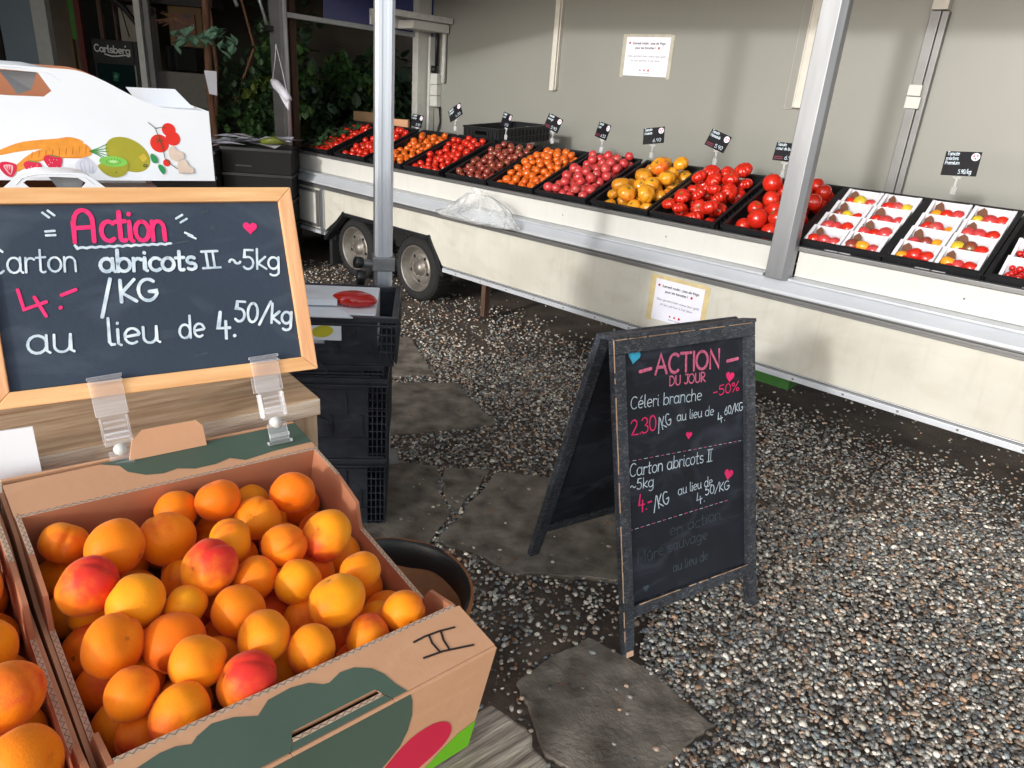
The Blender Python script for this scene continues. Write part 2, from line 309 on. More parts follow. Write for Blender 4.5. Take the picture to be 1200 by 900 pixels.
# ------------------------------------------------------------------ hand lettering: single-stroke glyphs swept into flat ribbons
def A(x, y, rx, ry, a0, a1, n=14):
    return [(x+rx*cos(rad(a0+(a1-a0)*i/n)), y+ry*sin(rad(a0+(a1-a0)*i/n))) for i in range(n+1)]
R0 = A(.27,.31,.25,.31,30,390)
G = {
 'o': (.56, [A(.27,.31,.25,.31,90,450)]),
 'a': (.62, [R0, [(.51,.62),(.51,.08),(.6,0)]]),
 'c': (.5, [A(.29,.31,.26,.31,50,310)]),
 'd': (.62, [R0, [(.52,1.02),(.52,0)]]),
 'b': (.6, [[(.05,1.02),(.05,0)], A(.3,.31,.25,.31,170,-190)]),
 'e': (.56, [[(.04,.3),(.5,.36)]+A(.28,.32,.24,.3,12,305)]),
 'f': (.42, [[(.42,.9)]+A(.28,.82,.13,.17,50,180)+[(.15,-.05)], [(0,.55),(.36,.58)]]),
 'g': (.62, [R0, [(.52,.62),(.52,-.12)]+A(.29,-.15,.23,.2,0,-140)]),
 'h': (.58, [[(.05,1.02),(.05,0)], [(.05,.36)]+A(.27,.38,.21,.24,170,0)+[(.49,0)]]),
 'i': (.22, [[(.06,.62),(.06,.06),(.15,0)], [(.06,.84),(.07,.87)]]),
 'j': (.22, [[(.1,.62),(.1,-.2),(-.05,-.32)], [(.1,.84),(.11,.87)]]),
 'k': (.52, [[(.05,1.02),(.05,0)], [(.44,.62),(.08,.28),(.48,0)]]),
 'l': (.26, [[(.06,1.02),(.06,.12),(.12,.02),(.22,.02)]]),
 'm': (.88, [[(.05,.62),(.05,0)], [(.05,.4)]+A(.24,.4,.18,.22,170,0)+[(.42,0)], [(.42,.4)]+A(.6,.4,.18,.22,170,0)+[(.78,0)]]),
 'n': (.58, [[(.05,.62),(.05,0)], [(.05,.36)]+A(.27,.38,.21,.24,170,0)+[(.49,0)]]),
 'p': (.6, [[(.05,.62),(.05,-.36)], A(.3,.31,.25,.31,170,-190)]),
 'q': (.6, [R0, [(.52,.62),(.52,-.36)]]),
 'r': (.42, [[(.05,.62),(.05,0)], [(.05,.36)]+A(.24,.38,.19,.22,165,45)]),
 's': (.46, [A(.23,.46,.18,.16,40,250)+A(.23,.16,.19,.16,80,-140)]),
 't': (.42, [[(.16,.92),(.16,.1)]+A(.27,.1,.11,.1,180,310), [(0,.6),(.36,.62)]]),
 'u': (.6, [[(.05,.62)]+A(.26,.24,.21,.24,180,350)+[(.49,.62)], [(.49,.62),(.49,.06),(.58,0)]]),
 'v': (.5, [[(.02,.62),(.24,0),(.46,.62)]]),
 'x': (.5, [[(.04,.6),(.44,0)], [(.44,.6),(.04,0)]]),
 'z': (.5, [[(.04,.6),(.44,.6),(.04,0),(.46,0)]]),
 'w': (.8, [[(.05,.62)]+A(.22,.2,.17,.2,180,360)+[(.39,.5)], [(.39,.4)]+A(.56,.2,.17,.2,180,360)+[(.73,.62)]]),
 'A': (.75, [[(.02,0),(.34,1),(.68,0)], [(.12,.34),(.58,.34)]]),
 'Q': (.9, [[(.05,-.02),(.06,.6)]+A(.4,.62,.32,.36,170,0)+[(.72,0)], [(.07,.42),(.70,.45)]]),   # round handwritten A
 'C': (.66, [A(.36,.5,.34,.5,50,310)]),
 'D': (.7, [[(.05,1),(.05,0)], [(.05,1)]+A(.15,.5,.48,.5,75,-75)+[(.05,0)]]),
 'G': (.72, [A(.36,.5,.34,.5,50,340)+[(.69,.42),(.4,.42)]]),
 'I': (.2, [[(.08,1),(.08,0)]]),
 'J': (.5, [[(.42,1),(.42,.25)]+A(.22,.25,.2,.25,0,-150), [(.15,1),(.5,1)]]),
 'K': (.6, [[(.05,1),(.05,0)], [(.54,1),(.08,.42),(.58,0)]]),
 'N': (.74, [[(.05,0),(.05,1),(.62,0),(.62,1)]]),
 'O': (.8, [A(.38,.5,.36,.5,90,450,22)]),
 'P': (.6, [[(.05,1),(.05,0)], [(.05,1)]+A(.2,.74,.3,.26,80,-80)+[(.05,.48)]]),
 'R': (.66, [[(.05,1),(.05,0)], [(.05,1)]+A(.2,.74,.3,.26,80,-80)+[(.05,.48),(.56,0)]]),
 'T': (.7, [[(.02,1),(.66,1)], [(.34,1),(.34,0)]]),
 'U': (.7, [[(.05,1),(.05,.3)]+A(.32,.3,.27,.3,180,360)+[(.59,1)]]),
 '0': (.6, [A(.28,.5,.25,.5,90,450,20)]),
 '2': (.6, [A(.27,.74,.23,.26,160,-30)+[(.06,.02),(.2,.06),(.55,0)]]),
 '3': (.56, [A(.24,.75,.22,.25,150,-90)+A(.24,.25,.26,.25,90,-150)]),
 '4': (.66, [[(.16,1),(.04,.36),(.58,.36)], [(.4,.62),(.4,-.06)]]),
 '5': (.6, [[(.5,1),(.12,1),(.1,.58)]+A(.26,.32,.25,.32,110,-140)]),
 '6': (.58, [[(.42,.98)]+A(.3,.3,.26,.32,150,180)+A(.28,.28,.24,.28,180,540)]),
 '7': (.56, [[(.04,1),(.52,1),(.2,0)]]),
 '8': (.58, [A(.28,.74,.2,.24,90,450)+A(.28,.26,.24,.26,90,450)]),
 '9': (.58, [A(.28,.72,.22,.26,0,360)+[(.5,.72),(.4,0)]]),
 '%': (.8, [A(.16,.8,.13,.16,0,360,8), [(.66,1),(.1,0)], A(.58,.18,.13,.16,0,360,8)]),
 '.': (.2, [[(.08,.02),(.1,.04)]]), ',': (.2, [[(.1,.06),(.04,-.1)]]), ':': (.22, [[(.08,.1),(.09,.12)], [(.08,.5),(.09,.52)]]),
 '-': (.5, [[(.05,.4),(.42,.42)]]), '/': (.54, [[(.54,1.1),(.0,-.12)]]), '!': (.2, [[(.08,1),(.08,.3)], [(.08,.03),(.09,.05)]]),
 "'": (.16, [[(.08,1.05),(.06,.85)]]), '~': (.6, [[(.04,.34)]+A(.17,.34,.12,.12,180,10,6)+A(.42,.38,.13,.12,190,350,6)]),
 '|': (.62, [[(.18,1),(.18,0)], [(.42,1),(.42,0)], [(.02,1),(.6,1)], [(.0,0),(.62,0)]]),     # roman II
 ' ': (.34, []),
}
G['é'] = (.56, G['e'][1]+[[(.22,.78),(.38,.98)]]); G['ù'] = (.6, G['u'][1]+[[(.2,.98),(.32,.78)]]); G['à'] = (.62, G['a'][1]+[[(.2,.98),(.32,.78)]])
G['û'] = (.6, G['u'][1]+[[(.14,.76),(.26,.92),(.38,.76)]]); G['œ'] = (1.0, G['o'][1]+[[(x+.46,y) for x,y in st] for st in G['e'][1]])
G['M'] = (.9, [[(.05,0),(.08,1),(.4,.3),(.72,1),(.78,0)]]); G['y'] = (.5, [[(.04,.62),(.24,.05)], [(.46,.62),(.12,-.36)]]); G['W'] = G['V'] = (.8, [[(.0,1),(.2,0),(.38,.8),(.56,0),(.76,1)]])
G['S'] = (.6, [A(.28,.74,.22,.25,40,260)+A(.28,.26,.24,.26,85,-140)]); G['E'] = (.55, [[(.5,1),(.05,1),(.05,0),(.5,0)], [(.05,.52),(.42,.52)]])
def ribbon(mb, pts, w, m, y=0, j=0):
    """flat ribbon in the local XZ plane facing -Y"""
    P = [Vector((p[0], p[1])) for p in pts]; n = len(P)
    if n < 2: return
    L_ = []; R_ = []
    for i in range(n):
        d = P[min(i+1,n-1)]-P[max(i-1,0)]
        d = d.normalized() if d.length > 1e-9 else Vector((1,0))
        k = 1.0
        if 0 < i < n-1:
            a = (P[i]-P[i-1]); b = (P[i+1]-P[i])
            if a.length > 1e-9 and b.length > 1e-9:
                k = min(1.6, 1/max(.5, math.sqrt(max(.01, (1+a.normalized().dot(b.normalized()))/2))))
        q = Vector((-d.y, d.x))*w/2*k*(1+j*random.uniform(-1,1))
        L_.append(P[i]+q); R_.append(P[i]-q)
    def cap(c, d, s):
        return [c+Vector((cos(a)*d.x-sin(a)*d.y, cos(a)*d.y+sin(a)*d.x))*w/2*s for a in (-pi/2*.6, -pi/6, pi/6, pi/2*.6)]
    d0 = (P[0]-P[1]).normalized(); d1 = (P[-1]-P[-2]).normalized()
    v = [(p.x, y, p.y) for p in L_]+[(p.x, y, p.y) for p in R_]
    f = [(i, i+1, n+i+1, n+i) for i in range(n-1)]
    mb.add(v, f, m)
    for c, d in ((P[0], d0), (P[-1], d1)):
        pc = cap(c, d, 1); s = Vector((-d.y, d.x))*w/2
        vv = [c-s]+pc+[c+s]; mb.add([(p.x, y, p.y) for p in vv], [tuple(range(6))], m)
def write(mb, s, p0, p1, h, w, m, y=0, fit=True, jit=.02, slant=.06):
    """write s so that its baseline runs p0 -> p1 with cap height h"""
    mb.mark()
    adv = sum(G[c][0] for c in s); d = Vector((p1[0]-p0[0], p1[1]-p0[1])); Ln = d.length; ex = d.normalized(); ey = Vector((-ex.y, ex.x))
    sx = Ln/adv if fit else h*.9
    x = 0
    for c in s:
        a, st = G[c]; dy = random.uniform(-1,1)*jit; sc = 1+random.uniform(-1,1)*jit*1.5
        for stroke in st:
            pts = []
            for u, v_ in stroke:
                v2 = v_*sc+dy; X = (x+u*.93)*sx+slant*v2*h; q = Vector(p0[:2])+ex*X+ey*(v2*h); pts.append((q.x, q.y))
            y -= .00003; ribbon(mb, pts, w, m, y, .12)
        x += a
def heart(mb, x, z, s, m, y=0, rot=0):
    mb.mark()
    pts = []
    for i in range(24):
        t = 2*pi*i/24; hx = 16*sin(t)**3/17; hz = (13*cos(t)-5*cos(2*t)-2*cos(3*t)-cos(4*t))/17
        pts.append((x+s*(hx*cos(rot)-hz*sin(rot)), y, z+s*(hx*sin(rot)+hz*cos(rot))))
    mb.add(pts+[(x,y,z-s*.1)], [(i, (i+1)%24, 24) for i in range(24)], m)
def blob(mb, pts, m, y=0, plane='xz'):
    """flat print from an outline, lightly smoothed"""
    n = len(pts); out = []
    for i in range(n):
        p0, p1, p2, p3 = [Vector(pts[(i+k-1) % n]) for k in range(4)]
        for t in (0, .33, .67):
            out.append(.5*((2*p1)+(-p0+p2)*t+(2*p0-5*p1+4*p2-p3)*t*t+(-p0+3*p1-3*p2+p3)*t**3))
    v = [(p.x, y, p.y) if plane == 'xz' else (p.x, p.y, y) for p in out]
    mb.add(v, [tuple(range(len(v)))], m)
def ell(x, z, rx, rz, rot=0, n=20):
    return [(x+rx*cos(a)*cos(rot)-rz*sin(a)*sin(rot), z+rx*cos(a)*sin(rot)+rz*sin(a)*cos(rot)) for a in [2*pi*i/n for i in range(n)]]
def flat(mb, pts, m, y): mb.add([(p[0], y, p[1]) for p in pts], [tuple(range(len(pts)))], m)

# ================================================================== GROUND
ground_m = mat('soil', lin(112,98,86), .95, col2=lin(66,55,48), scale=3.5, bump=1, bscale=45)
def gravel_texture(m):
    """fine stones in the soil itself, for where the loose gravel thins out"""
    N, L, p = nodes(m); src = p.inputs['Base Color'].links[0].from_socket
    tc = N.new('ShaderNodeTexCoord'); v = N.new('ShaderNodeTexVoronoi'); v.inputs['Scale'].default_value = 75
    L.new(tc.outputs['Object'], v.inputs[0])
    n = N.new('ShaderNodeTexNoise'); n.inputs['Scale'].default_value = 5; n.inputs['Detail'].default_value = 5; L.new(tc.outputs['Object'], n.inputs[0])
    r = N.new('ShaderNodeValToRGB'); r.color_ramp.elements[0].position = .12; r.color_ramp.elements[1].position = .3
    r.color_ramp.elements[0].color = (1,1,1,1); r.color_ramp.elements[1].color = (0,0,0,1); L.new(v.outputs['Distance'], r.inputs[0])
    sc = N.new('ShaderNodeSeparateColor'); L.new(v.outputs['Color'], sc.inputs[0])
    g = N.new('ShaderNodeMath'); g.operation = 'GREATER_THAN'; g.inputs[1].default_value = .45; L.new(sc.outputs[0], g.inputs[0])
    mu = N.new('ShaderNodeMath'); mu.operation = 'MULTIPLY'; L.new(r.outputs[0], mu.inputs[0]); L.new(g.outputs[0], mu.inputs[1])
    mx = N.new('ShaderNodeMix'); mx.data_type = 'RGBA'; L.new(mu.outputs[0], mx.inputs[0]); L.new(src, mx.inputs[6]); mx.inputs[7].default_value = lin(128,120,108)
    L.new(mx.outputs[2], p.inputs['Base Color'])
gravel_texture(ground_m)
g = MB()
nx, ny = 90, 90
def gh(x, y): return .006*noise.noise(Vector((x*1.7, y*1.7, 3)))+.003*noise.noise(Vector((x*7, y*7, 5)))
xs = np.concatenate([np.linspace(-40,-3,8)[:-1], np.linspace(-3,4,100), np.linspace(4,40,8)[1:]])
ys = np.concatenate([np.linspace(-30,.5,6)[:-1], np.linspace(.5,8,100), np.linspace(8,50,8)[1:]])
vs = [(x, y, gh(x, y)-.006) for y in ys for x in xs]; W_ = len(xs)
g.add(vs, [(j*W_+i, j*W_+i+1, (j+1)*W_+i+1, (j+1)*W_+i) for j in range(len(ys)-1) for i in range(W_-1)], ground_m, smooth=True)
ground = g.build('ground', kind='structure')
SLABS = [[(-.77,4.3),(-.69,4.37),(-.45,3.75),(-.70,3.66),(-.95,3.9)],
 [(-.85,3.55),(-.31,3.65),(-.07,3.2),(-.17,3.11),(-.55,2.96),(-.9,2.95)],
 [(-.75,2.71),(-.29,2.71),(-.265,2.5),(-.2,2.345),(-.26,2.1),(-.75,2.2)],
 [(-.27,2.71),(-.06,2.71),(-.18,2.36),(-.245,2.5)],
 [(-.03,2.70),(-.165,2.33),(-.22,2.17),(.06,2.02),(.44,2.03),(.52,2.47),(.40,2.66)],
 [(.08,1.53),(.3,1.73),(.47,1.61),(.63,1.43),(.50,1.33),(.33,1.20),(.16,1.3)]]
for pts in SLABS:
    # broken, slightly wavy outline
    o = []
    for i in range(len(pts)):
        a = Vector(pts[i]); b = Vector(pts[(i+1) % len(pts)]); n = max(2, int((b-a).length/.022))
        nn = Vector((-(b-a).y, (b-a).x)).normalized()
        for k in range(n): q = a.lerp(b, k/n); o.append(q+nn*(.016*noise.noise(Vector((q.x*8, q.y*8, 2)))+.006*noise.noise(Vector((q.x*40, q.y*40, 2)))))
    MB().prism([(p.x, p.y) for p in o], -.02, .008, rubble).build('flagstone', ground, bevel=.003)

def inpoly(x, y, poly):
    c = False; n = len(poly)
    for i in range(n):
        x1, y1 = poly[i]; x2, y2 = poly[(i+1) % n]
        if (y1 > y) != (y2 > y) and x < (x2-x1)*(y-y1)/(y2-y1)+x1: c = not c
    return c
def dens(x, y):
    t = .6563*x+.7545*y
    d = 1.0
    if t > 3.5: d = max(.04, 1-(t-3.5)*2.4)
    nz = noise.noise(Vector((x*2.3, y*2.3, 9)))
    edge = .47+.10*nz+.12*max(0, 1.7-y)
    if y < 2.06 and x < edge: d = min(d, max(.0, .09+.25*nz) if y < 1.55 or x > .12 else max(0, .22+.5*nz))
    if x < -.1 and y < 2.15: d = min(d, .3)
    if 3.1 < t < 3.9 and x < -.2: d = min(d, .35+.4*nz)
    for s in SLABS:
        if inpoly(x, y, s): return max(.008, min(.10, .03+.28*noise.noise(Vector((x*6, y*6, 21)))))
    return d*(1 if nz > -.35 else .75)
def gravel():
    # icosphere (20 faces) instanced by numpy into one mesh
    bm = bmesh.new(); bmesh.ops.create_icosphere(bm, subdivisions=1, radius=1)
    bv = np.array([v.co[:] for v in bm.verts]); bf = np.array([[v.index for v in f.verts] for f in bm.faces]); bm.free()
    P = []
    def scatter(x0, x1, y0, y1, per, rmin, rmax, layer):
        n = int((x1-x0)*(y1-y0)*per); X = rng.uniform(x0, x1, n); Y = rng.uniform(y0, y1, n); U = rng.uniform(0, 1, n)
        for x, y, u in zip(X, Y, U):
            if x < -.95*y-.35 or x > .95*y+1.0 or y < .9: continue
            if u < dens(x, y): P.append((x, y, rng.uniform(rmin, rmax)*(1.35 if rng.random() < .06 else 1), layer))
    scatter(-.9, 3.3, .95, 2.6, 9800, .0044, .0092, 0)
    scatter(-.9, 3.3, .95, 2.6, 2600, .0045, .0100, .006)
    scatter(-1.9, 4.2, 2.6, 4.2, 5200, .0048, .0095, 0)
    scatter(-3.2, 2.2, 4.2, 6.2, 1700, .006, .011, 0)
    P = np.array(P); n = len(P); print('pebbles', n)
    ang = rng.uniform(0, 2*pi, (n, 3)); s = P[:, 2:3]*np.stack([rng.uniform(.9, 1.35, n), rng.uniform(.7, 1.05, n), rng.uniform(.4, .75, n)], 1)
    V = bv[None]*s[:, None]
    V = V*(1+rng.uniform(-.16, .16, (n, 12, 1)))
    def rot(V, a, i, j):
        c, s_ = np.cos(a)[:, None], np.sin(a)[:, None]; vi = V[..., i]*c-V[..., j]*s_; vj = V[..., i]*s_+V[..., j]*c
        V = V.copy(); V[..., i] = vi; V[..., j] = vj; return V
    V = rot(V, (ang[:, 0]-pi)*.16, 1, 2); V = rot(V, (ang[:, 1]-pi)*.16, 0, 2); V = rot(V, ang[:, 2], 0, 1)
    V[..., 0] += P[:, 0:1]; V[..., 1] += P[:, 1:2]; V[..., 2] += P[:, 3:4]+P[:, 2:3]*.45-.003
    F = bf[None]+(np.arange(n)*12)[:, None, None]
    me = bpy.data.meshes.new('gravel'); me.vertices.add(n*12); me.vertices.foreach_set('co', V.astype(np.float32).ravel())
    me.loops.add(n*60); me.loops.foreach_set('vertex_index', F.astype(np.int32).ravel())
    me.polygons.add(n*20); me.polygons.foreach_set('loop_start', np.arange(0, n*60, 3, dtype=np.int32))
    me.polygons.foreach_set('use_smooth', np.ones(n*20, bool))
    me.update(calc_edges=True)
    pal = np.array([lin(*c)[:3] for c in [(150,146,138),(128,126,122),(176,168,154),(104,104,104),(196,188,176),(86,88,88),(158,136,118),(120,108,96),(134,140,136),(200,194,184),(150,120,96),(100,92,84),(72,70,68),(112,118,122)]])
    c = pal[rng.integers(0, len(pal), n)]*rng.uniform(.85, 1.65, (n, 1))
    C = np.concatenate([np.repeat(c, 12, 0), np.ones((n*12, 1))], 1).astype(np.float32)
    at = me.color_attributes.new('stone_colour', 'FLOAT_COLOR', 'POINT'); at.data.foreach_set('color', C.ravel())
    m = bpy.data.materials.new('gravel_stone'); m.use_nodes = True; N, L, p = nodes(m); p.inputs['Roughness'].default_value = .62
    a = N.new('ShaderNodeAttribute'); a.attribute_name = 'stone_colour'
    n2 = N.new('ShaderNodeTexNoise'); n2.inputs['Scale'].default_value = 260; tc = N.new('ShaderNodeTexCoord'); L.new(tc.outputs['Object'], n2.inputs[0])
    mr = N.new('ShaderNodeMapRange'); mr.inputs[1].default_value = .3; mr.inputs[2].default_value = .7; mr.inputs[3].default_value = .7; mr.inputs[4].default_value = 1.25; L.new(n2.outputs[0], mr.inputs[0])
    vm = N.new('ShaderNodeVectorMath'); vm.operation = 'SCALE'; L.new(a.outputs['Color'], vm.inputs[0]); L.new(mr.outputs[0], vm.inputs['Scale'])
    L.new(vm.outputs[0], p.inputs['Base Color']); me.materials.append(m)
    link('gravel', me, label='loose grey and cream gravel spread over the dark soil', cat='gravel', kind='stuff')
gravel()

# ================================================================== SALES TRAILER (local x = along the side, y = into the trailer, z up)
VM = RZ(-41.02) @ T((-3,0,0)) @ RY(-.46) @ T((3,0,0))
van = emp('market_trailer', VM, 'long cream market sales trailer with open side hatch and twin wheels', 'trailer')
S0, S1 = -6.2, 1.7
# lower side panels
MB().prism([(-5.09,.36),(-4.83,.54),(-3.795,.54),(-3.655,.36),(2,.36),(2,.684),(-5.09,.684)], 3.35, 3.375, skirt_m, axis='y').build('side_panel', van, bevel=.0015)
m = MB()
for x0, x1 in ((-6.2,-5.09),(-3.64,1.8)):
    m.box(x0,3.338,.319,x1,3.38,.346,alu_white); m.box(x0,3.344,.348,x1,3.38,.36,alu_dark)
m.build('bottom_trim', van, bevel=.002)
m = MB()
m.box(-6.2,3.341,.686,1.8,3.372,.697,alu_dark); m.box(-6.2,3.335,.699,1.8,3.372,.712,alu_dark); m.box(-6.2,3.340,.714,1.8,3.372,.722,alu_dark)
m.build('grooved_band', van, bevel=.0015)
m = MB()
for x0, x1 in ((-6.2,-1.352),(-1.352,1.8)):
    m.prism([(3.325,.724),(3.325,.738),(3.372,.785),(3.45,.787),(3.45,.724)], x0, x1, alu_white, axis='x')
m.build('sill', van, bevel=.003)
m = MB()
for x0, x1 in ((-5.62,-1.36),(-1.235,1.8)):
    m.prism([(3.352,.788),(3.352,.797),(3.36,.801),(3.45,.801),(3.45,.788)], x0, x1, alu_white, axis='x')
m.build('sill_lip', van, bevel=.0015)
for x0, x1 in ((-5.66,-1.352),(-1.235,1.8)):
    MB().box(x0,3.425,.803,x1,3.445,.921,panel_m).build('counter_board', van, bevel=.0015)
MB().box(-5.66,3.415,.923,1.8,3.452,.945,alu_dark).build('counter_edge', van, bevel=.003)
# front-left locker with framed door
MB().box(-6.2,3.352,.36,-5.09,3.375,.684,skirt_m).build('locker_side', van)
MB().box(-6.21,3.34,.32,-6.16,3.4,.70,alu).build('corner_trim', van, bevel=.004)
d = MB().box(-5.98,3.334,.385,-5.17,3.349,.655,panel_m).build('locker_door', van, bevel=.002)
m = MB(); m.box(-5.99,3.326,.648,-5.16,3.333,.672,alu_dark); m.box(-5.99,3.326,.375,-5.16,3.333,.398,alu_dark); m.box(-5.99,3.326,.3985,-5.96,3.333,.6475,alu_dark); m.box(-5.19,3.326,.3985,-5.16,3.333,.6475,alu_dark)
m.build('door_frame', d, bevel=.002)
MB().box(-5.135,3.33,.32,-5.095,3.349,.684,alu).build('corner_trim', van, bevel=.003)
# wheel arch trim
m = MB(); arch = [(-5.10,.30),(-4.835,.545),(-3.79,.545),(-3.63,.30)]
for a, b in zip(arch[:-1], arch[1:]):
    a = Vector(a); b = Vector(b); dd = (b-a).normalized(); nn = Vector((dd.y,-dd.x))*.028
    m.prism([tuple(a-dd*.01),tuple(b+dd*.01),tuple(b+dd*.0+nn),tuple(a+nn)], 3.336, 3.40, blk, axis='y')
m.build('wheel_arch_trim', van, bevel=.002)
MB().box(-5.06,3.40,.28,-5.02,3.62,.34,blk).box(-5.10,3.39,.07,-5.06,3.62,.34,rubber).build('mud_flap', van)
m = MB().box(-6.1,3.66,.30,1.7,5.0,.36,dark_box).box(-5.05,3.62,.36,-3.62,3.66,.7,dark_box); m.build('chassis', van)
MB().box(-3.40,3.50,.03,-3.36,3.55,.33,brown_wood).build('prop_post', van)
MB().box(-1.9,3.6,.17,-1.2,3.9,.30,green_p).build('green_tank', van)
for sx in (-4.78,-4.02):
    wz = .245 - .008*(sx+3)
    wh = emp('wheel', None); wh.parent = van; wh.matrix_local = T((sx,3.50,wz)) @ RX(90)
    r, hw = .245, .085
    ty = MB().lathe([(.168,-hw+.01),(.172,-hw),(.20,-hw-.006),(.226,-hw+.004),(.24,-hw+.02),(.246,-hw+.04),(.247,0),(.246,hw-.04),(.24,hw-.02),(.226,hw-.004),(.20,hw+.006),(.172,hw),(.168,hw-.01)], rubber, 48)
    for k in range(40):
        a = 2*pi*k/40
        ty.box(.243,-.008,-.07,.2505,.008,-.012,rubber, Matrix.Rotation(a,4,'Z')); ty.box(.243,-.008,.012,.2505,.008,.07,rubber, Matrix.Rotation(a+.08,4,'Z'))
    ty.build('tyre', wh)
    rm = MB().lathe([(.172,.07),(.176,.082),(.170,.086),(.162,.078),(.152,.05),(.146,.046),(.140,.02),(.128,.012),(.118,.03),(.108,.044),(.085,.046),(.07,.036),(.05,.034),(.048,.066),(.0,.068)], rim_m, 48).build('rim', wh)
    for k in range(5):
        a = 2*pi*k/5+.3
        MB().lathe([(.0,.0),(.009,.0),(.0105,.012),(.006,.017),(.0,.018)], rim_m, 8, T((.072*cos(a),.072*sin(a),.034))).build('wheel_nut', rm)
        b = a+pi/5
        MB().lathe([(.0,.0465),(.013,.0462),(.0135,.044)], dark_box, 12, T((.098*cos(b),.098*sin(b),0))).build('rim_hole', rm)
# the structure above the counter
def post(x0,y0,z0,x1,y1,z1,m,name='post',bev=.004): return MB().box(x0,y0,z0,x1,y1,z1,m).build(name, van, bevel=bev)
m = MB(); m.prism([(3.335,0),(3.335,.012),(3.375,.05),(3.43,.05),(3.43,0)][:0] or [(-1.345,3.34),(-1.262,3.34),(-1.238,3.364),(-1.238,3.41),(-1.345,3.41)], .787, 2.5, mat('post_metal', lin(150,152,156), .4, .7, var=.1, scale=10, stretch=(2,2,.3)))
m.build('front_post', van, bevel=.003)
post(-5.83,3.36,.787,-5.665,3.43,2.5, plaster if False else alu_dark, 'corner_post')
post(-5.662,3.385,.95,-5.645,3.41,2.5, alu, 'corner_post_edge', .002)
post(-5.93,3.55,.30,-5.835,3.61,2.5, brown_wood, 'timber_post')
post(-5.78,4.82,.36,-5.70,4.98,2.55, white_paint, 'back_post')
MB().prism([(3.43,1.955),(3.43,1.995),(4.82,1.975),(4.82,1.935)], -5.79, -5.745, alu, axis='x').build('end_rail', van, bevel=.003)
MB().box(-5.79,3.43,.32,-5.76,4.82,.93,panel_m).build('end_panel', van)
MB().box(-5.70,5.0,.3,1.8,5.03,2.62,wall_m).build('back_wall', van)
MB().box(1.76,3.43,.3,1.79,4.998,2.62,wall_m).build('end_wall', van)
MB().box(-6.0,3.33,2.625,1.85,5.05,2.66,fabric_w).build('roof', van)
MB().prism([(-3.95,2.455),(1.8,2.455),(1.8,2.62),(-5.9,2.62),(-5.9,2.12),(-5.66,2.145)], 3.385, 3.40, fabric_w, axis='y').build('added_shadow_panel', van)  # unseen panel added, left end sloped to shape the shadow on the back wall
MB().prism([(3.30,2.66),(1.25,3.26),(1.25,3.29),(3.30,2.69)], -6.0, 1.8, fabric_w, axis='x').build('raised_hatch', van)
MB().box(-5.69,4.25,2.06,-5.40,4.98,2.11,fabric_w).box(-5.69,4.25,1.985,-5.66,4.98,2.06,fabric_w).build('cable_duct', van, bevel=.004)
MB().box(-5.69,4.55,1.985,-5.45,4.98,2.055,white_paint).build('ceiling_box', van, bevel=.003)
m = MB()
m.box(-4.17,4.965,1.56,-4.16,4.998,2.62,wall_rail); m.box(-4.155,4.955,1.56,-4.115,4.998,2.62,wall_rail); m.box(-4.11,4.965,1.565,-4.10,4.998,2.62,wall_rail); m.build('wall_rail', van, bevel=.002)
m = MB(); m.box(-2.06,4.965,1.56,-2.05,4.998,2.62,wall_rail); m.box(-2.045,4.955,1.56,-1.985,4.998,2.62,wall_rail); m.box(-2.12,4.985,1.55,-2.066,4.998,2.62,wall_m); m.build('wall_rail', van, bevel=.002)
m = MB(); m.box(-1.355,4.93,1.02,-1.30,4.998,2.12,alu_dark); m.box(-1.298,4.945,1.02,-1.262,4.998,2.12,alu_dark); m.build('wall_upright', van, bevel=.003)
MB().box(-1.362,4.915,1.60,-1.282,4.998,1.665,white_paint).box(-1.362,4.912,1.67,-1.29,4.998,1.73,white_paint).build('upright_bracket', van, bevel=.003)
MB().box(-1.355,4.93,2.125,-1.27,4.998,2.62,wall_rail).build('upright_cover', van, bevel=.003)
# electrics in the left corner
m = MB()
for k in range(3): m.box(-5.66,4.94,1.34+.1*k,-5.555,4.998,1.435+.1*k,white_paint)
m.build('fuse_box', van, bevel=.004)
MB().tube([(-5.60,4.97,1.70),(-5.60,4.965,2.1)],.017,blk).tube([(-5.61,4.95,1.70),(-5.61,4.945,1.64)],.03,blk).build('cable_gland', van)
MB().tube([(-5.50,4.97,1.56),(-5.50,4.97,2.1)],.022,white_paint).build('conduit', van)
MB().box(-5.68,4.93,.95,-5.65,4.99,1.95,white_paint).build('cover_strip', van)
MB().tube([(-5.55,4.98,1.34),(-5.54,4.98,1.2),(-5.57,4.97,1.08),(-5.56,4.97,1.0)],.009,blk).build('cable', van)
# sloping display shelf inside
MB().prism([(3.47,.80),(3.47,.862),(4.06,1.10),(4.06,.80)], -5.64, 1.7, dark_box, axis='x').build('display_shelf', van)
MB().box(-5.64,4.08,.36,1.7,4.11,1.13,panel_m).build('rear_board', van)
# gas strut of the hatch and tie line
MB().tube([(-5.98,3.26,2.42),(-5.80,3.325,1.875)],[.012,.012],alu).tube([(-5.99,3.27,2.45),(-5.87,3.30,2.09)],.017,alu_dark).box(-5.81,3.31,1.84,-5.755,3.355,1.88,blk).build('gas_strut', van)
MB().tube([(-6.42,3.26,2.40),(-6.22,3.30,2.02)],.015,alu).build('gas_strut', van)

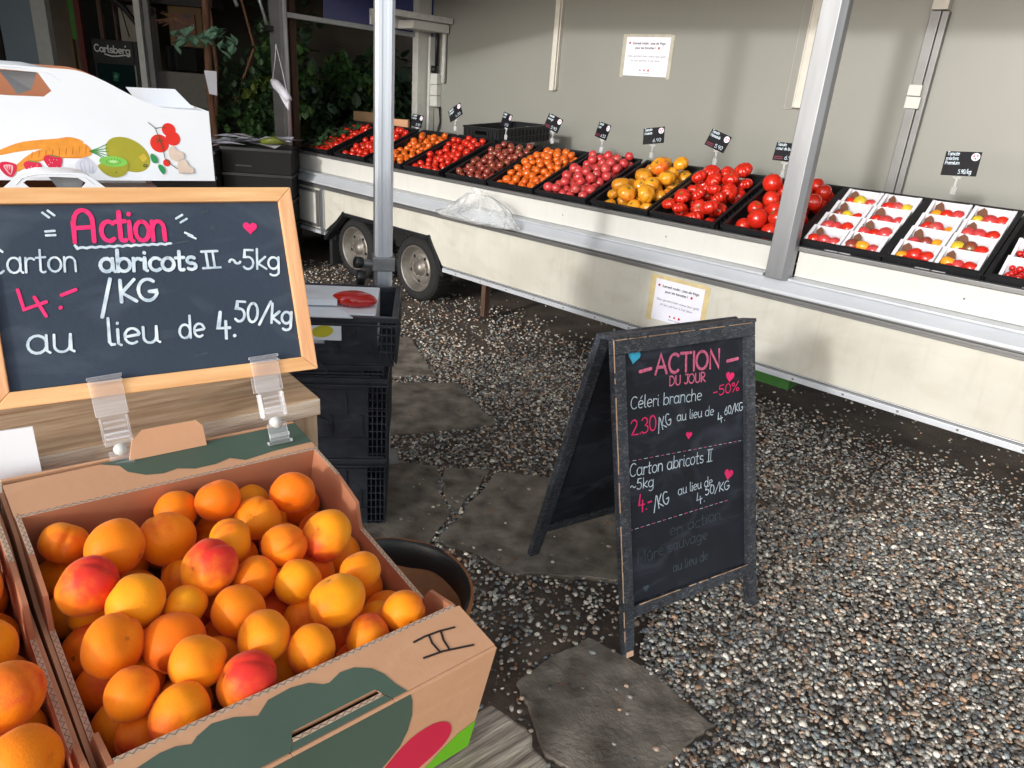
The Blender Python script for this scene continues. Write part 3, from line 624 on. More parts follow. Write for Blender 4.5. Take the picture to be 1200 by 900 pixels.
m = MB()
for k in range(22):
    x = -3.5+k*.24
    m.lathe([(0,-.0015),(.0045,-.0010),(.006,.0005)], alu_dark, 8, T((x,3.3377,.333)) @ RX(90) @ RX(180))
    m.lathe([(0,-.0015),(.0035,-.0010),(.005,.0005)], alu_dark, 8, T((x+.1,3.4248,.862)) @ RX(90) @ RX(180)) if k % 3 == 0 else None
m.build('rivets', van, kind='stuff')
# notices
def notice(M, w, h, label, tapes=True, pale=False):
    tape = globals()['tape'] if not pale else mat('pale_tape', lin(176,172,158), .5)
    o = MB().box(0,-.0012,0,w,0,h,paper).build('paper_notice', None, M, label=label, cat='notice')
    if tapes:
        m = MB(); m.box(-.02,-.002,-.012,.012,-.0013,h+.012,tape); m.box(w-.01,-.002,-.012,w+.02,-.0013,h+.01,tape); m.box(.013,-.0021,h-.006,w-.011,-.0014,h+.014,tape)
        m.build('tape', o)
    m = MB(); y = -.0016; s = h/.21
    write(m, 'Samedi matin : pas de frigo', (w*.17,h*.80), (w*.88,h*.80), .011*s, .0022*s, ink, y)
    write(m, 'pour les tomates !', (w*.24,h*.685), (w*.68,h*.685), .011*s, .0022*s, ink, y)
    write(m, 'Elles gardent bien mieux leur goût', (w*.10,h*.48), (w*.92,h*.48), .010*s, .0012*s, grey_ink, y)
    write(m, "et leur parfum à l'air libre", (w*.18,h*.37), (w*.80,h*.37), .010*s, .0012*s, grey_ink, y)
    m.build('printed_text', o)
    m = MB()
    for cx_, cz_, r in ((.11,.83,.03),(.75,.71,.03),(.40,.15,.022),(.49,.15,.025),(.58,.15,.03)): flat(m, ell(w*cx_,h*cz_,r*h,r*h), red_ink, y-.0002)
    m.build('red_tomato_marks', o)
    m = MB(); write(m, 'tomates', (w*.38,h*.06), (w*.62,h*.06), .006*s, .001*s, grey_ink, y); m.build('printed_text', o)
    return o
notice(VM @ T((-1.945,3.3495,.425)), .315, .232, 'white printed notice taped to the cream side panel behind the blackboard')
notice(VM @ T((-3.47,4.998,1.705)), .41, .275, 'white printed notice on the inside back wall above the tomatoes', True, pale=True)

# ================================================================== CRATES OF TOMATOES
CW, CD, CH = .396, .60, .12
def crate_parts(w=CW, d=CD, h=CH, m=blk):
    t = .008
    base = MB().box(-w/2+.01,.01,0,w/2-.01,d-.01,.008,m)
    # end panel (width w) local: x across, z up, y thin; with hand hole
    e = MB(); hw = .062; z0, z1 = h-.058, h-.028
    e.box(-w/2+.012,0,.009,-hw,t,h-.012,m); e.box(hw,0,.009,w/2-.012,t,h-.012,m); e.box(-hw+.0005,0,.009,hw-.0005,t,z0,m); e.box(-hw+.0005,0,z1,hw-.0005,t,h-.012,m)
    for k in range(9):
        x = -w/2+.03+k*(w-.06)/8
        if abs(x) > hw+.004: e.box(x-.003,-.007,.012,x+.003,-.0005,h-.02,m)
    e.box(-w/2+.012,-.009,.035,w/2-.012,-.0002,.042,m)
    s = MB(); s.box(0,.012,.009,t,d-.012,h-.012,m)
    for k in range(14):
        y = .03+k*(d-.06)/13; s.box(-.007,y-.003,.012,-.0005,y+.003,h-.02,m)
    s.box(-.009,.012,.05,-.0002,d-.012,.058,m)
    r = MB()
    a = w/2
    r.prism([(-a,0),(a,0),(a,.018),(-a,.018)],h-.0115,h,m); r.prism([(-a,d-.018),(a,d-.018),(a,d),(-a,d)],h-.0115,h,m)
    r.prism([(-a,.0185),(-a+.018,.0185),(-a+.018,d-.0185),(-a,d-.0185)],h-.0115,h,m); r.prism([(a-.018,.0185),(a,.0185),(a,d-.0185),(a-.018,d-.0185)],h-.0115,h,m)
    for sx in (-1,1):
        for yy in (.006,d-.006-.02): r.box(sx*(a-.016)-.01,yy,.0,sx*(a-.016)+.01,yy+.02,h-.012,m)
    return dict(base=base.mesh('crate_base'), end_panel=e.mesh('crate_end'), side_panel=s.mesh('crate_side'), rim=r.mesh('crate_rim'))
CP = crate_parts()
def make_crate(M, label, parts=CP, w=CW, d=CD, name='plastic_crate', group='black crates on the sales counter'):
    c = emp(name, M, label, 'crate', group)
    link('base', parts['base'], c); link('rim', parts['rim'], c)
    link('end_panel', parts['end_panel'], c, T((0,.004,0))); link('end_panel', parts['end_panel'], c, T((0,d-.004,0)) @ RZ(180))
    link('side_panel', parts['side_panel'], c, T((-w/2+.006,0,0))); link('side_panel', parts['side_panel'], c, T((w/2-.006,d,0)) @ RZ(180))
    return c

def fruit_mesh(name, m, ribs=0, ribamp=0, sx=1, sz=.9, dimple=.12, n=20, rows=12, calyx=False, seed=1, crease=0):
    v = []; f = []
    for j in range(rows+1):
        th = pi*j/rows
        for i in range(n):
            ph = 2*pi*i/n
            r = 1+ribamp*(abs(cos(ph*ribs/2))**.7-.6)*max(0,sin(th))**.6 if ribs else 1
            r *= 1+.06*noise.noise(Vector((cos(ph)*sin(th)*1.3+seed*7, sin(ph)*sin(th)*1.3, cos(th)*1.3)))
            if crease:
                dphi = min(abs(ph), 2*pi-abs(ph)); r *= 1-crease*math.exp(-(dphi/.15)**2)*sin(th)
            x = sin(th)*cos(ph)*r*sx; y = sin(th)*sin(ph)*r; z = cos(th)*sz*(1+.02*noise.noise(Vector((th, ph, seed))))
            z -= dimple*math.exp(-(th/.32)**2)*sz; z += dimple*.35*math.exp(-((pi-th)/.3)**2)
            v.append((x, y, z))
    for j in range(rows):
        for i in range(n): f.append((j*n+i, (j+1)*n+i, (j+1)*n+(i+1) % n, j*n+(i+1) % n))
    mb = MB(); mb.add(v, f, m, smooth=True)
    if calyx:
        for k in range(5):
            a = 2*pi*k/5; d1 = Vector((cos(a), sin(a), 0)); p = Vector((-sin(a), cos(a), 0)); z0 = sz*(1-dimple)+.02
            mb.add([d1*.05+p*.05+Vector((0,0,z0)), d1*.05-p*.05+Vector((0,0,z0)), d1*.30-p*.03+Vector((0,0,z0+.06)), d1*.30+p*.03+Vector((0,0,z0+.06))], [(0,1,2,3)], calyx_m)
        mb.tube([(0,0,sz*(1-dimple)-.02),(.02,0,sz*(1-dimple)+.12)],.04,calyx_m,5)
    return mb.mesh(name)
def variants(name, m, k=3, **kw): return [fruit_mesh(name, m, seed=s+1, **kw) for s in range(k)]

def heap(w, d, n, rmin, rmax, rr, x0=0, y0=0, bias=.0, zbase=0, tries=36, flat_=.9):
    """drop spheres one by one into the lowest free hollow; returns (x,y,z,r)"""
    P = []
    for _ in range(n):
        r = rr.uniform(rmin, rmax); best = None
        for k in range(tries):
            x = x0+rr.uniform(-w/2+r, w/2-r); y = y0+rr.uniform(r, d-r); z = zbase+r*flat_
            for (a, b, c, q) in P:
                dd = (x-a)**2+(y-b)**2; s = (r+q)*.95
                if dd < s*s: z = max(z, c+math.sqrt(s*s-dd)*flat_)
            sc = z-bias*y
            if best is None or sc < best[0]: best = (sc, x, y, z, r)
        P.append(best[1:])
    return P
FRONT_R = [-5.20,-4.66,-4.25,-3.79,-3.37,-2.92,-2.54,-2.11,-1.70,-1.27,-.876,-.48,-.078]
def crate_M(i):
    sx = FRONT_R[i]-.205-(.04 if i in (1,3,5) else 0)
    return VM @ T((sx,3.452,.972)) @ RX(21.5) @ T((0,0,-CH))
V_round = lambda m, nm='tomato': variants(nm, m, calyx=False)
kinds = {
 0: ('long_tomato','narrow red tomato in the leftmost crate on the counter', tom_red, 70, .019,.025, dict(sx=1.5,sz=.8,dimple=.05)),
 1: ('small_tomato','small bright red tomato in the second crate from the left', tom_red, 62, .024,.029, dict(sz=.95)),
 2: ('small_tomato','small orange plum tomato in the crate just right of the tent pole', tom_orange, 62, .022,.028, dict(sx=1.15,sz=.9)),
 3: ('small_tomato','small deep red tomato under the steeply tilted card', tom_red, 76, .023,.028, dict(sz=.92)),
 4: ('small_tomato','small purple brown tomato in the crate of dark tomatoes', tom_brown, 84, .023,.028, dict(sz=.92)),
 5: ('small_tomato','small orange tomato between the brown and pink crates', tom_orange, 84, .022,.028, dict(sx=1.15,sz=.9)),
 6: ('pink_tomato','raspberry pink round tomato in the crate left of the yellow ones', tom_pink, 58, .027,.035, dict(sz=.9)),
 7: ('yellow_tomato','yellow orange beefsteak tomato in the only crate of yellow tomatoes', tom_yellow, 28, .034,.056, dict(ribs=8,ribamp=.10,sz=.80,dimple=.2)),
 8: ('ribbed_tomato','ribbed red beefsteak tomato right of the yellow crate', tom_red, 33, .036,.051, dict(ribs=9,ribamp=.20,sz=.74,dimple=.26)),
 9: ('oxheart_tomato','large smooth red tomato in the crate behind the trailer post', tom_red, 32, .039,.052, dict(ribs=5,ribamp=.05,sz=.98,dimple=.1)),
}
crate_lab = ['leftmost black crate on the counter, of long narrow red tomatoes','black crate of small bright red tomatoes, second from the left end','black crate of small orange tomatoes just right of the tent pole',
 'black crate of small deep red tomatoes under the steeply tilted card','black crate of small purple brown tomatoes','black crate of small orange tomatoes left of the pink ones','black crate of raspberry pink tomatoes',
 'black crate of yellow orange tomatoes of mixed sizes','black crate of ribbed red beefsteak tomatoes','black crate of large red oxheart tomatoes behind the trailer post',
 'black crate of white punnets right beside the trailer post','black crate of white punnets under the mixed tomatoes price card','black crate of cherry tomato punnets cut off by the right edge']
CR = [make_crate(crate_M(i), crate_lab[i]) for i in range(13)]
for i, (nm, lb, mt, n, r0, r1, kw) in kinds.items():
    rr = random.Random(i+3); CMx = crate_M(i)
    big = i >= 7
    vs = variants(nm, mt, k=3, n=(6*kw['ribs'] if big else 14), rows=13 if big else 9, **kw)
    vs += variants(nm, mt, k=2, n=(4*kw['ribs'] if big else 16), rows=11, calyx=True, **kw)[:2]
    if i in (7, 8): vs += [fruit_mesh(nm, mt, seed=9, n=4*kw['ribs'], rows=14, calyx=True, **kw)]
    liner = MB().box(-CW/2+.022,.022,.0085,CW/2-.022,CD-.022,.012,dark_box)
    zb = .062 if not big else .036
    MB().box(-CW/2+.02,.02,.0085,CW/2-.02,CD-.02,zb-.004,dark_box).build('liner', CR[i])
    P = heap(CW-.05, CD-.06, n, r0, r1, rr, y0=.03, zbase=zb, bias=.09 if i in (7,8) else .05)
    for (x, y, z, r) in P:
        a = Matrix.Rotation(rr.uniform(0,6.28),4,'Z') @ Matrix.Rotation(rr.uniform(-.9,.9) if not big else rr.uniform(-.5,1.0),4,'X') @ Matrix.Rotation(rr.uniform(-.5,.5),4,'Y')
        link(nm, rr.choice(vs), None, CMx @ T((x,y,z)) @ a @ Matrix.Scale(r,4), color=(rr.choice([0,.1,.2,.6 if i==7 else .3]),1,1,1), label=('front','middle','back')[min(2,int(y/.2))]+' '+('left' if x < 0 else 'right')+' part: '+lb, cat='tomato', group='tomatoes in the '+crate_lab[i].replace('black ','').split(',')[0])

# punnets
pun_white = mat('punnet_card', lin(232,230,236), .6, var=.02)
pun_flap = mat('punnet_brown', lin(122,82,64), .8, var=.1)
pw, pd, ph = .170, .134, .074
def punnet_meshes():
    t = .002; m = MB()
    m.box(-pw/2,0,0,pw/2,pd,t,pun_white)
    # sloping sides: a lower left front, high back
    m.prism([(-pw/2,0),(pw/2,0),(pw/2,t),(-pw/2,t)], t, ph*.72, pun_white)
    m.prism([(-pw/2,pd-t),(pw/2,pd-t),(pw/2,pd),(-pw/2,pd)], t, ph, pun_white)
    for sx in (-1,1):
        m.prism([(.0021,t),(pd-.0021,t),(pd-.0021,ph),(.0021,ph*.72)], sx*(pw/2)-(t if sx>0 else 0), sx*(pw/2)+(t if sx<0 else 0), pun_white, axis='x')
        m.prism([(.002,ph*.72+.001),(pd-.002,ph+.001),(pd-.002,ph+.003),(.002,ph*.72+.003)], sx*pw/2-(.016 if sx>0 else -.0), sx*pw/2+(.016 if sx<0 else 0), pun_white, axis='x')
    fl = MB().prism([(-.024,0),(.022,0),(.026,.028),(.012,.046),(-.006,.05),(-.028,.03)], 0, .0016, pun_flap, axis='y')
    f2 = MB().prism([(-.03,0),(.03,0),(.022,.02),(-.02,.026)], 0, .0016, pun_flap, axis='y')
    return m.mesh('punnet_tray'), fl.mesh('punnet_flap'), f2.mesh('punnet_flap_low')
PT, PF, PF2 = punnet_meshes()
mix = [('round_tomato', v, c) for v, c in ((variants('t1',tom_red,2,n=16,rows=10,sz=.9),'red'),(variants('t2',tom_pink,2,n=16,rows=10,sz=.88,ribs=6,ribamp=.05),'pink'),
       (variants('t3',tom_yellow,1,n=16,rows=10,sz=.8,ribs=7,ribamp=.08),'orange'),(variants('t4',tom_lemon,1,n=16,rows=10,sz=.9),'lemon yellow'),(variants('t5',tom_brown,2,n=16,rows=10,sz=.9),'purple brown'))]
rr = random.Random(21)
ordn = ['front', 'second', 'third', 'rearmost']; colr = ['left', 'right']
for ci in (10, 11):
    CMx = crate_M(ci)
    cn = 'crate beside the trailer post' if ci == 10 else 'crate under the mixed tomatoes card'
    for row in range(4):
        for c in range(2):
            Mx = CMx @ T(((-.089 if c == 0 else .089), .022+row*.1385, .050)) @ RZ(rr.uniform(-1,1))
            lab = f'white card punnet, {ordn[row]} on the {colr[c]}, in the {cn}'
            p = emp('punnet', Mx, lab, 'punnet', 'white punnets of mixed tomatoes'); link('tray', PT, p)
            link('brown_flap', PF, p, T((-pw/2+.038, pd-.030-.02*rr.random(), .016)) @ RZ(-38+rr.uniform(-12,12)) @ RX(-14) @ Matrix.Diagonal((1.15,1,1.35,1)))
            link('brown_flap', PF2, p, T((pw/2-.034, pd*.45, .018)) @ RZ(35+rr.uniform(-12,12)) @ RX(-12))
            pat = rr.choice([['red','red','orange'],['pink','pink','red'],['red','lemon yellow','purple brown'],['pink','purple brown','orange'],['red','pink','orange'],['lemon yellow','red','pink']])
            xs_ = [-.045,.0,.048]; rr.shuffle(pat)
            for q, cname in enumerate(pat):
                mm = [x for x in mix if x[2] == cname][0]; r = rr.uniform(.026,.037)
                yy = .05+rr.uniform(-.008,.012); zz = .022+r*.75
                link('mixed_tomato', rr.choice(mm[1]), None, Mx @ T((xs_[q]+rr.uniform(-.004,.004), yy, zz)) @ RZ(rr.uniform(0,360)) @ RX(rr.uniform(-50,50)) @ Matrix.Scale(r,4), color=(rr.choice([0,.2,.4]),1,1,1),
                     label=f'{cname} tomato in the {ordn[row]} {colr[c]} punnet of the {cn}', cat='tomato', group='mixed tomatoes in white punnets')
            for q in range(rr.choice([1,2,3])):
                r = rr.uniform(.011,.015); cname = rr.choice(['red','lemon yellow','red']); mm = [x for x in mix if x[2] == cname][0]
                link('cherry_tomato', mm[1][0], None, Mx @ T((-.03+q*.028, .024+rr.uniform(0,.006), .034+r)) @ Matrix.Scale(r,4), label=f'tiny {cname} cherry tomato, {ordn[row]} {colr[c]} punnet, {cn}', cat='tomato', group='mixed tomatoes in white punnets')
    MB().box(-CW/2+.02,.02,.0085,CW/2-.02,CD-.02,.060,dark_box).build('liner', CR[ci])
CMx = crate_M(12)
for row in range(2):
    Mx = CMx @ T((-.09,.03+row*.16,.010))
    p = emp('punnet', Mx, ('front' if row == 0 else 'rear')+' white punnet of red cherry tomatoes cut by the right edge', 'punnet', 'cherry tomato punnets at the right edge'); link('tray', PT, p, Matrix.Diagonal((.8,1,1.6,1)))
    m = MB(); 
    for q in (-.03,.0,.03): flat(m, ell(q,.03,.014,.012), print_red, -.0008)
    m.build('printed_fruit', p)
    cm = variants('cherry', tom_red, 2, n=12, rows=8, sz=.95)
    for (x,y,z,r) in heap(pw*.8-.01, pd-.01, 22, .0125, .015, rr, y0=.005, zbase=.05):
        link('cherry_tomato', rr.choice(cm), None, Mx @ T((x,y,z)) @ RX(rr.uniform(-40,40)) @ Matrix.Scale(r,4), label='red cherry tomato in the white punnets cut by the right edge', cat='tomato', group='cherry tomatoes at the right edge')
# dark leafy greens left of the first crate
m = MB()
for k in range(220):
    a = rr.uniform(0,6.28); p = Vector((-5.53+rr.uniform(-.11,.14), 3.52+rr.uniform(0,.5), 0)); p.z = .93+(p.y-3.45)*.36+rr.uniform(0,.05)
    q = Matrix.Translation(p) @ Matrix.Rotation(a,4,'Z') @ Matrix.Rotation(rr.uniform(-.9,.9),4,'X')
    m.add([(0,-.02,0),(.028,0,.008),(0,.035,.004),(-.028,0,.008)], [(0,1,2,3)], leaf_b, q)
m.build('leafy_greens', None, VM, label='dark green leafy vegetables at the left end of the counter', cat='vegetables', kind='stuff')
# second row crates behind crate 4
MB_back = [(-4.02,4.12),(-4.42,4.12)]
make_crate(VM @ T((-4.06,4.075,1.14)) @ RX(4), 'empty black crate standing behind the steeply tilted price card')

# price cards
def price_card(i, s, z, rot, yaw, lines, w=.105, h=.075, t=4.055):
    Mx = VM @ T((s,t,z)) @ RZ(yaw) @ RX(-12) @ RY(-rot)
    lab = {0:'black price card on a black stand at the left end of the back wall',1:'black price card tilted steeply above the small deep red tomatoes',2:'black price card above the purple brown tomatoes',3:'black price card above the orange tomatoes left of the pink ones',4:'black price card above the pink tomatoes',
           5:'black price card above the yellow tomatoes',6:'black price card tilted above the ribbed beefsteak tomatoes',7:'black price card partly hidden by the trailer post',8:'black price card for mixed tomatoes above the right punnet crate'}[i]
    c = emp('price_card', Mx, lab, 'price card', 'price cards on clear clips')
    MB().box(-w/2,0,-h/2,w/2,.001,h/2,tag_m).build('card', c)
    m = MB(); y = -.0006
    z0 = h/2-.019
    for k, ln in enumerate(lines[:-1]): write(m, ln, (-w/2+.007, z0-k*.021), (-w/2+.007+len(ln)*.0088, z0-k*.021+.001), .0165, .0023, chalk, y)
    write(m, lines[-1], (-.004,-h/2+.010), (.052,-h/2+.012), .019, .0024, chalk, y)
    m.build('white_writing', c)
    m = MB(); flat(m, ell(w/2-.022,h/2-.023,.018,.018), paper, y)
    m.build('white_sticker', c)
    m = MB()
    for a, b in ((-.007,.004),(.007,.005),(.0,-.008)): flat(m, ell(w/2-.022+a,h/2-.023+b,.0045,.004), red_ink, y-.0004)
    if i in (3,4,6,7):
        for k in range(2): flat(m, [(-w/2+.006,-h/2+.008+k*.010),(-w/2+.055,-h/2+.009+k*.010),(-w/2+.055,-h/2+.014+k*.010),(-w/2+.006,-h/2+.013+k*.010)], mat('dark_red_print', lin(110,36,56), .6), y)
    m.build('red_print', c)
    # clear clip and stem
    Ms = T((0,.004,0)) @ RY(rot) @ RX(12)
    m = MB(); m.box(-.018,-.004,-h/2-.012,.018,.004,-h/2+.006,clear); m.tube([(0,0,-h/2-.012),(0,.0,-h/2-.05)],.0055,clear,8); m.box(-.011,-.006,-h/2-.085,.011,.006,-h/2-.05,clear)
    m.build('clear_clip', c, Ms)
tg = [(0,-4.79,1.25,-4,0,['Tomate','cerise','5.90']),(1,-4.333,1.345,32,0,['Tomate','grappe','4.50']),(2,-3.783,1.33,-8,-18,['Tomate','noire','6.50']),(3,-3.336,1.345,-16,0,['Tomate','orange','5.90']),
      (4,-2.909,1.33,-8,-18,['Tomate','rose','6.50']),(5,-2.517,1.335,10,8,['Tomate','Ananas','6.90']),(6,-2.077,1.345,-16,0,['Tomate','Marmande','5.90']),(7,-1.655,1.325,0,0,['Tomate','cœur de bœuf','6.90']),(8,-.804,1.36,4,0,['Tomate','mixtes','Premium','5.90/kg'])]
for a in tg: price_card(*a, **(dict(w=.150,h=.112) if a[0] == 8 else dict(w=.140,h=.098)))

# clear bag on the sill
def crumple(name, M, sx, sy, sz, m, knot=True, seed=3, **t):
    v = []; f = []; n, R = 72, 40
    for j in range(R+1):
        u = j/R
        prof = math.sin(pi*min(1, u*1.02)**.62)**.8 if not knot else (.035+.965*(1-u)**.75*(1 if u > .12 else (u/.12)**.45) if u < .84 else .05+.10*(u-.84)/.16)
        for i in range(n):
            a = 2*pi*i/n
            fold = .20*noise.noise(Vector((cos(a)*2.6+seed, sin(a)*2.6, u*.9)))+.16*noise.noise(Vector((cos(a)*7+seed, sin(a)*7, u*2.5)))+.05*abs(noise.noise(Vector((cos(a)*16, sin(a)*16, u*4+seed))))
            r = prof*(1+fold*1.9); z = u+.05*noise.noise(Vector((cos(a)*3, sin(a)*3, u*3+seed)))*(1-u)
            v.append((cos(a)*r*sx+.12*sx*sin(u*3)*(1 if knot else 0), sin(a)*r*sy, z*sz))
    for j in range(R):
        for i in range(n): f.append((j*n+i, j*n+(i+1) % n, (j+1)*n+(i+1) % n, (j+1)*n+i))
    return MB().add(v, f, m, smooth=True).build(name, None, M, **t)
crumple('plastic_bag', VM @ T((-3.27,3.265,.73)), .34, .10, .215, bag_m, label='knotted clear plastic bag lying on the trailer sill below the orange tomatoes', cat='bag')
# rolled cloth on a string at the left post
o = MB().tube([(-.0,0,0),(.045,.0,-.02),(.13,0,-.065),(.18,0,-.10)],[.018,.030,.027,.022],paper,10)
o.tube([(.0,0,.0),(.045,.0,.13),(.06,.0,.21)],.002,paper,5).tube([(.17,0,-.08),(.12,.0,.06),(.06,.0,.21)],.002,paper,5)
o.prism([(.06,-.06),(.18,-.11),(.17,-.16),(.10,-.10)],-.004,.004,paper,axis='y')
o.build('rolled_cloth', None, VM @ T((-5.70,3.29,1.47)) @ Matrix.Scale(1.3,4), label='rolled white cloth hanging on a string at the trailer corner post', cat='cloth')

# ================================================================== AWNING POLE
P0 = Vector((-.545,2.75,0))
pole = emp('awning_pole', T(P0) @ RZ(14), 'shiny square aluminium pole standing in front of the trailer wheels', 'pole')
m = MB(); a = .034; c = .011
m.prism([(-a+c,-a),(a-c,-a),(a,-a+c),(a,a-c),(a-c,a),(-a+c,a),(-a,a-c),(-a,-a+c)], .01, 3.03, alu_pole); m.build('shaft', pole)
m = MB()
for s in (-1,1): m.box(s*.017-.006,-a-.004,.01,s*.017+.006,-a-.0005,3.02,alu_pole); m.box(-a-.004,s*.017-.006,.01,-a-.0005,s*.017+.006,3.02,alu_dark)
m.build('groove_rib', pole)
m = MB().box(-.043,-.045,.85,.043,.043,.905,cast).tube([(-.043,-.03,.875),(-.085,-.05,.885)],.016,cast,12).build('clamp', pole, bevel=.004)
MB().tube([(-.085,-.05,.855),(-.09,-.055,.80)],.017,blk,12).tube([(-.085,-.052,.885),(-.108,-.062,.89)],.022,blk,12).build('clamp_knob', pole)
MB().box(-.07,-.07,0,.07,.07,.009,cast).build('foot_plate', pole)

# ================================================================== A-FRAME BLACKBOARD
LEAN = 15.5
Xa = Vector((.8479,.5301,0)); Fa = Vector((.393,1.6716,0))
Ya = Vector((-.5301,.8479,0)); Za = Vector((0,0,1))
U3 = Za*cos(rad(LEAN))+Ya*sin(rad(LEAN)); N3 = Xa.cross(U3)
MA = frame(Fa, Xa, -N3, U3)
ab = emp('a_frame_sign', frame(Fa, Xa, Ya, Za), 'folding black A-frame chalkboard standing on the gravel, offer of the day', 'chalkboard')
def apart(mb, name, parent=ab, bevel=.002, **t):
    if len(mb.seg) > 1:
        sg = mb.seg+[(len(mb.v), len(mb.f))]; sg[0] = (0, 0)
        for (a, fa), (b, fb) in zip(sg[:-1], sg[1:]):
            q = MB(); q.v = mb.v[a:b]; q.f = [tuple(i-a for i in f) for f in mb.f[fa:fb]]; q.mi = mb.mi[fa:fb]; q.mats = mb.mats; q.sm = mb.sm[fa:fb]
            apart(q, name, parent, bevel, **t)
        return
    o = mb.build(name, None, MA, bevel=bevel, **t); mw = o.matrix_world.copy(); o.parent = parent; o.matrix_parent_inverse = parent.matrix_world.inverted() if parent is ab else Matrix(); 
    if parent is not ab: o.matrix_world = Matrix(); o.matrix_local = Matrix()
    return o
W, H = .565, .955
leg = [(0,0),(.036,0),(.04,.12),(.04,H-.042),(0,H-.042)]
apart(MB().prism([(0,.0),(.034,.006),(.040,.12),(.040,H-.043),(.0,H-.043)], -.024, 0, black_frame, axis='y'), 'leg')
apart(MB().prism([(W-.036,.012),(W,.0),(W,H-.043),(W-.040,H-.043),(W-.040,.12)], -.024, 0, black_frame, axis='y'), 'leg')
apart(MB().box(0,-.0245,H-.042,W,.0,H,black_frame), 'top_rail'); apart(MB().box(.0402,-.022,.118,W-.0402,.0,.155,black_frame), 'bottom_rail')
apart(MB().box(-.004,-.026,H+.0005,W+.004,.030,H+.012,black_frame), 'hinge_cap')
pn = apart(MB().box(.0402,-.008,.1555,W-.0402,-.002,H-.0425,slate_dark), 'slate', bevel=0)
# worn bare edges
m = MB()
rr = random.Random(5)
for k in range(60):
    z = rr.uniform(.05,H-.03); l = rr.uniform(.004,.045); m.box(-.0006,-.0246-.0004*rr.random(),z,.0012+.0016*rr.random(),-.0225,z+l,bare_wood)
for k in range(26):
    x = rr.uniform(.0,W-.06); l = rr.uniform(.01,.07); m.box(x,-.0252,H-.0016-.001*rr.random(),x+l,-.0235,H+.0004,bare_wood)
for k in range(30):
    x = rr.uniform(.05,W-.07); l = rr.uniform(.004,.05); m.box(x,-.0226,.1535-.0018*rr.random(),x+l,-.0205,.1553,bare_wood)
m.box(.004,-.0248,.0,.03,-.012,.018,bare_wood)
apart(m, 'worn_edge', bevel=0, kind='stuff')
y = -.0088
m = MB()
write(m, 'ACTION', (.160,.838),(.430,.826),.056,.0085,pink2,y,slant=.0)
ribbon(m, [(.103,.853),(.145,.857)],.010,pink2,y); ribbon(m, [(.456,.842),(.502,.845)],.010,pink2,y)
write(m, 'DU JOUR', (.214,.797),(.364,.790),.028,.0042,pink2,y,slant=0); apart(m, 'chalk_title', bevel=0)
m = MB()
write(m, '-50%', (.392,.738),(.512,.742),.030,.0028,pink,y); write(m, '2.30', (.062,.668),(.163,.674),.046,.004,pink,y)
write(m, '4.-', (.081,.437),(.135,.437),.052,.0045,pink,y)
heart(m,.467,.792,.020,pink,y,-.2); heart(m,.288,.634,.014,pink,y,-.2); heart(m,.456,.476,.021,pink,y,-.3)
apart(m, 'pink_chalk_writing', bevel=0)
m = MB()
write(m, 'Céleri branche', (.064,.748),(.345,.735),.036,.0028,chalk,y); write(m, '/KG', (.166,.664),(.222,.682),.036,.0032,chalk,y)
write(m, 'au lieu de', (.240,.685),(.395,.680),.029,.0025,chalk,y); write(m, '4.', (.412,.650),(.445,.655),.034,.003,chalk,y); write(m, '60/KG', (.440,.672),(.525,.676),.026,.0028,chalk,y)
write(m, 'Carton abricots |', (.052,.548),(.385,.534),.038,.0030,chalk,y); write(m, '~5kg', (.052,.506),(.145,.503),.032,.0028,chalk,y)
write(m, '/KG', (.140,.424),(.205,.438),.040,.0034,chalk,y); write(m, 'au lieu de', (.238,.453),(.385,.456),.029,.0025,chalk,y)
write(m, '4.', (.315,.405),(.352,.409),.036,.003,chalk,y); write(m, '50/KG', (.350,.428),(.460,.426),.028,.003,chalk,y)
m.mark()
for k in range(22):
    x = .044+k*.0218; z = .596-.019*k/21
    ribbon(m, [(x,z),(x+.012,z-.0005)],.0016,chalk if k%2 else pink2,y)
m.mark()
for k in range(19):
    x = .044+k*.0218; z = .386+.004*k/18
    ribbon(m, [(x,z),(x+.013,z)],.0016,chalk if k%2 else pink2,y)
apart(m, 'white_chalk_writing', bevel=0)
m = MB(); heart(m,.084,.900,.024,chalk_blue,y,-.25); apart(m, 'blue_chalk_heart', bevel=0)
m = MB()
write(m, 'en action', (.20,.330),(.42,.335),.034,.0022,chalk_faint,y,jit=.06); write(m, 'Mûre sauvage', (.07,.275),(.36,.285),.034,.0022,chalk_faint,y,jit=.06)
write(m, 'au lieu de', (.21,.210),(.36,.214),.03,.0022,chalk_faint,y,jit=.06); heart(m,.10,.19,.012,chalk_faint,y)
apart(m, 'wiped_writing', bevel=0)
# rear frame
top = Fa+U3*(H+.004)+Ya*.03
bf = Vector((.076,2.09,0))+Xa*.047; U4 = (top-bf); Lb = U4.length; U4.normalize(); N4 = Xa.cross(U4)
MBk = frame(bf, Xa, -N4, U4)
def bpart(mb, name, bevel=.002):
    o = mb.build(name, None, MBk, bevel=bevel); o.parent = ab; o.matrix_parent_inverse = ab.matrix_world.inverted(); return o
bpart(MB().prism([(0,0),(.036,0),(.04,.1),(.04,Lb-.05),(0,Lb-.05)], 0, .024, black_frame, axis='y'), 'rear_leg')
bpart(MB().prism([(W-.036,0),(W,0),(W,Lb-.05),(W-.04,Lb-.05),(W-.04,.1)], 0, .024, black_frame, axis='y'), 'rear_leg')
bpart(MB().box(.0402,.002,.12,W-.0402,.022,.155,black_frame), 'rear_rail'); bpart(MB().box(.0,.0,Lb-.0495,W,.024,Lb-.008,black_frame), 'rear_rail')
bpart(MB().box(.0402,.008,.1555,W-.0402,.014,Lb-.0502,slate_dark), 'rear_slate', 0)

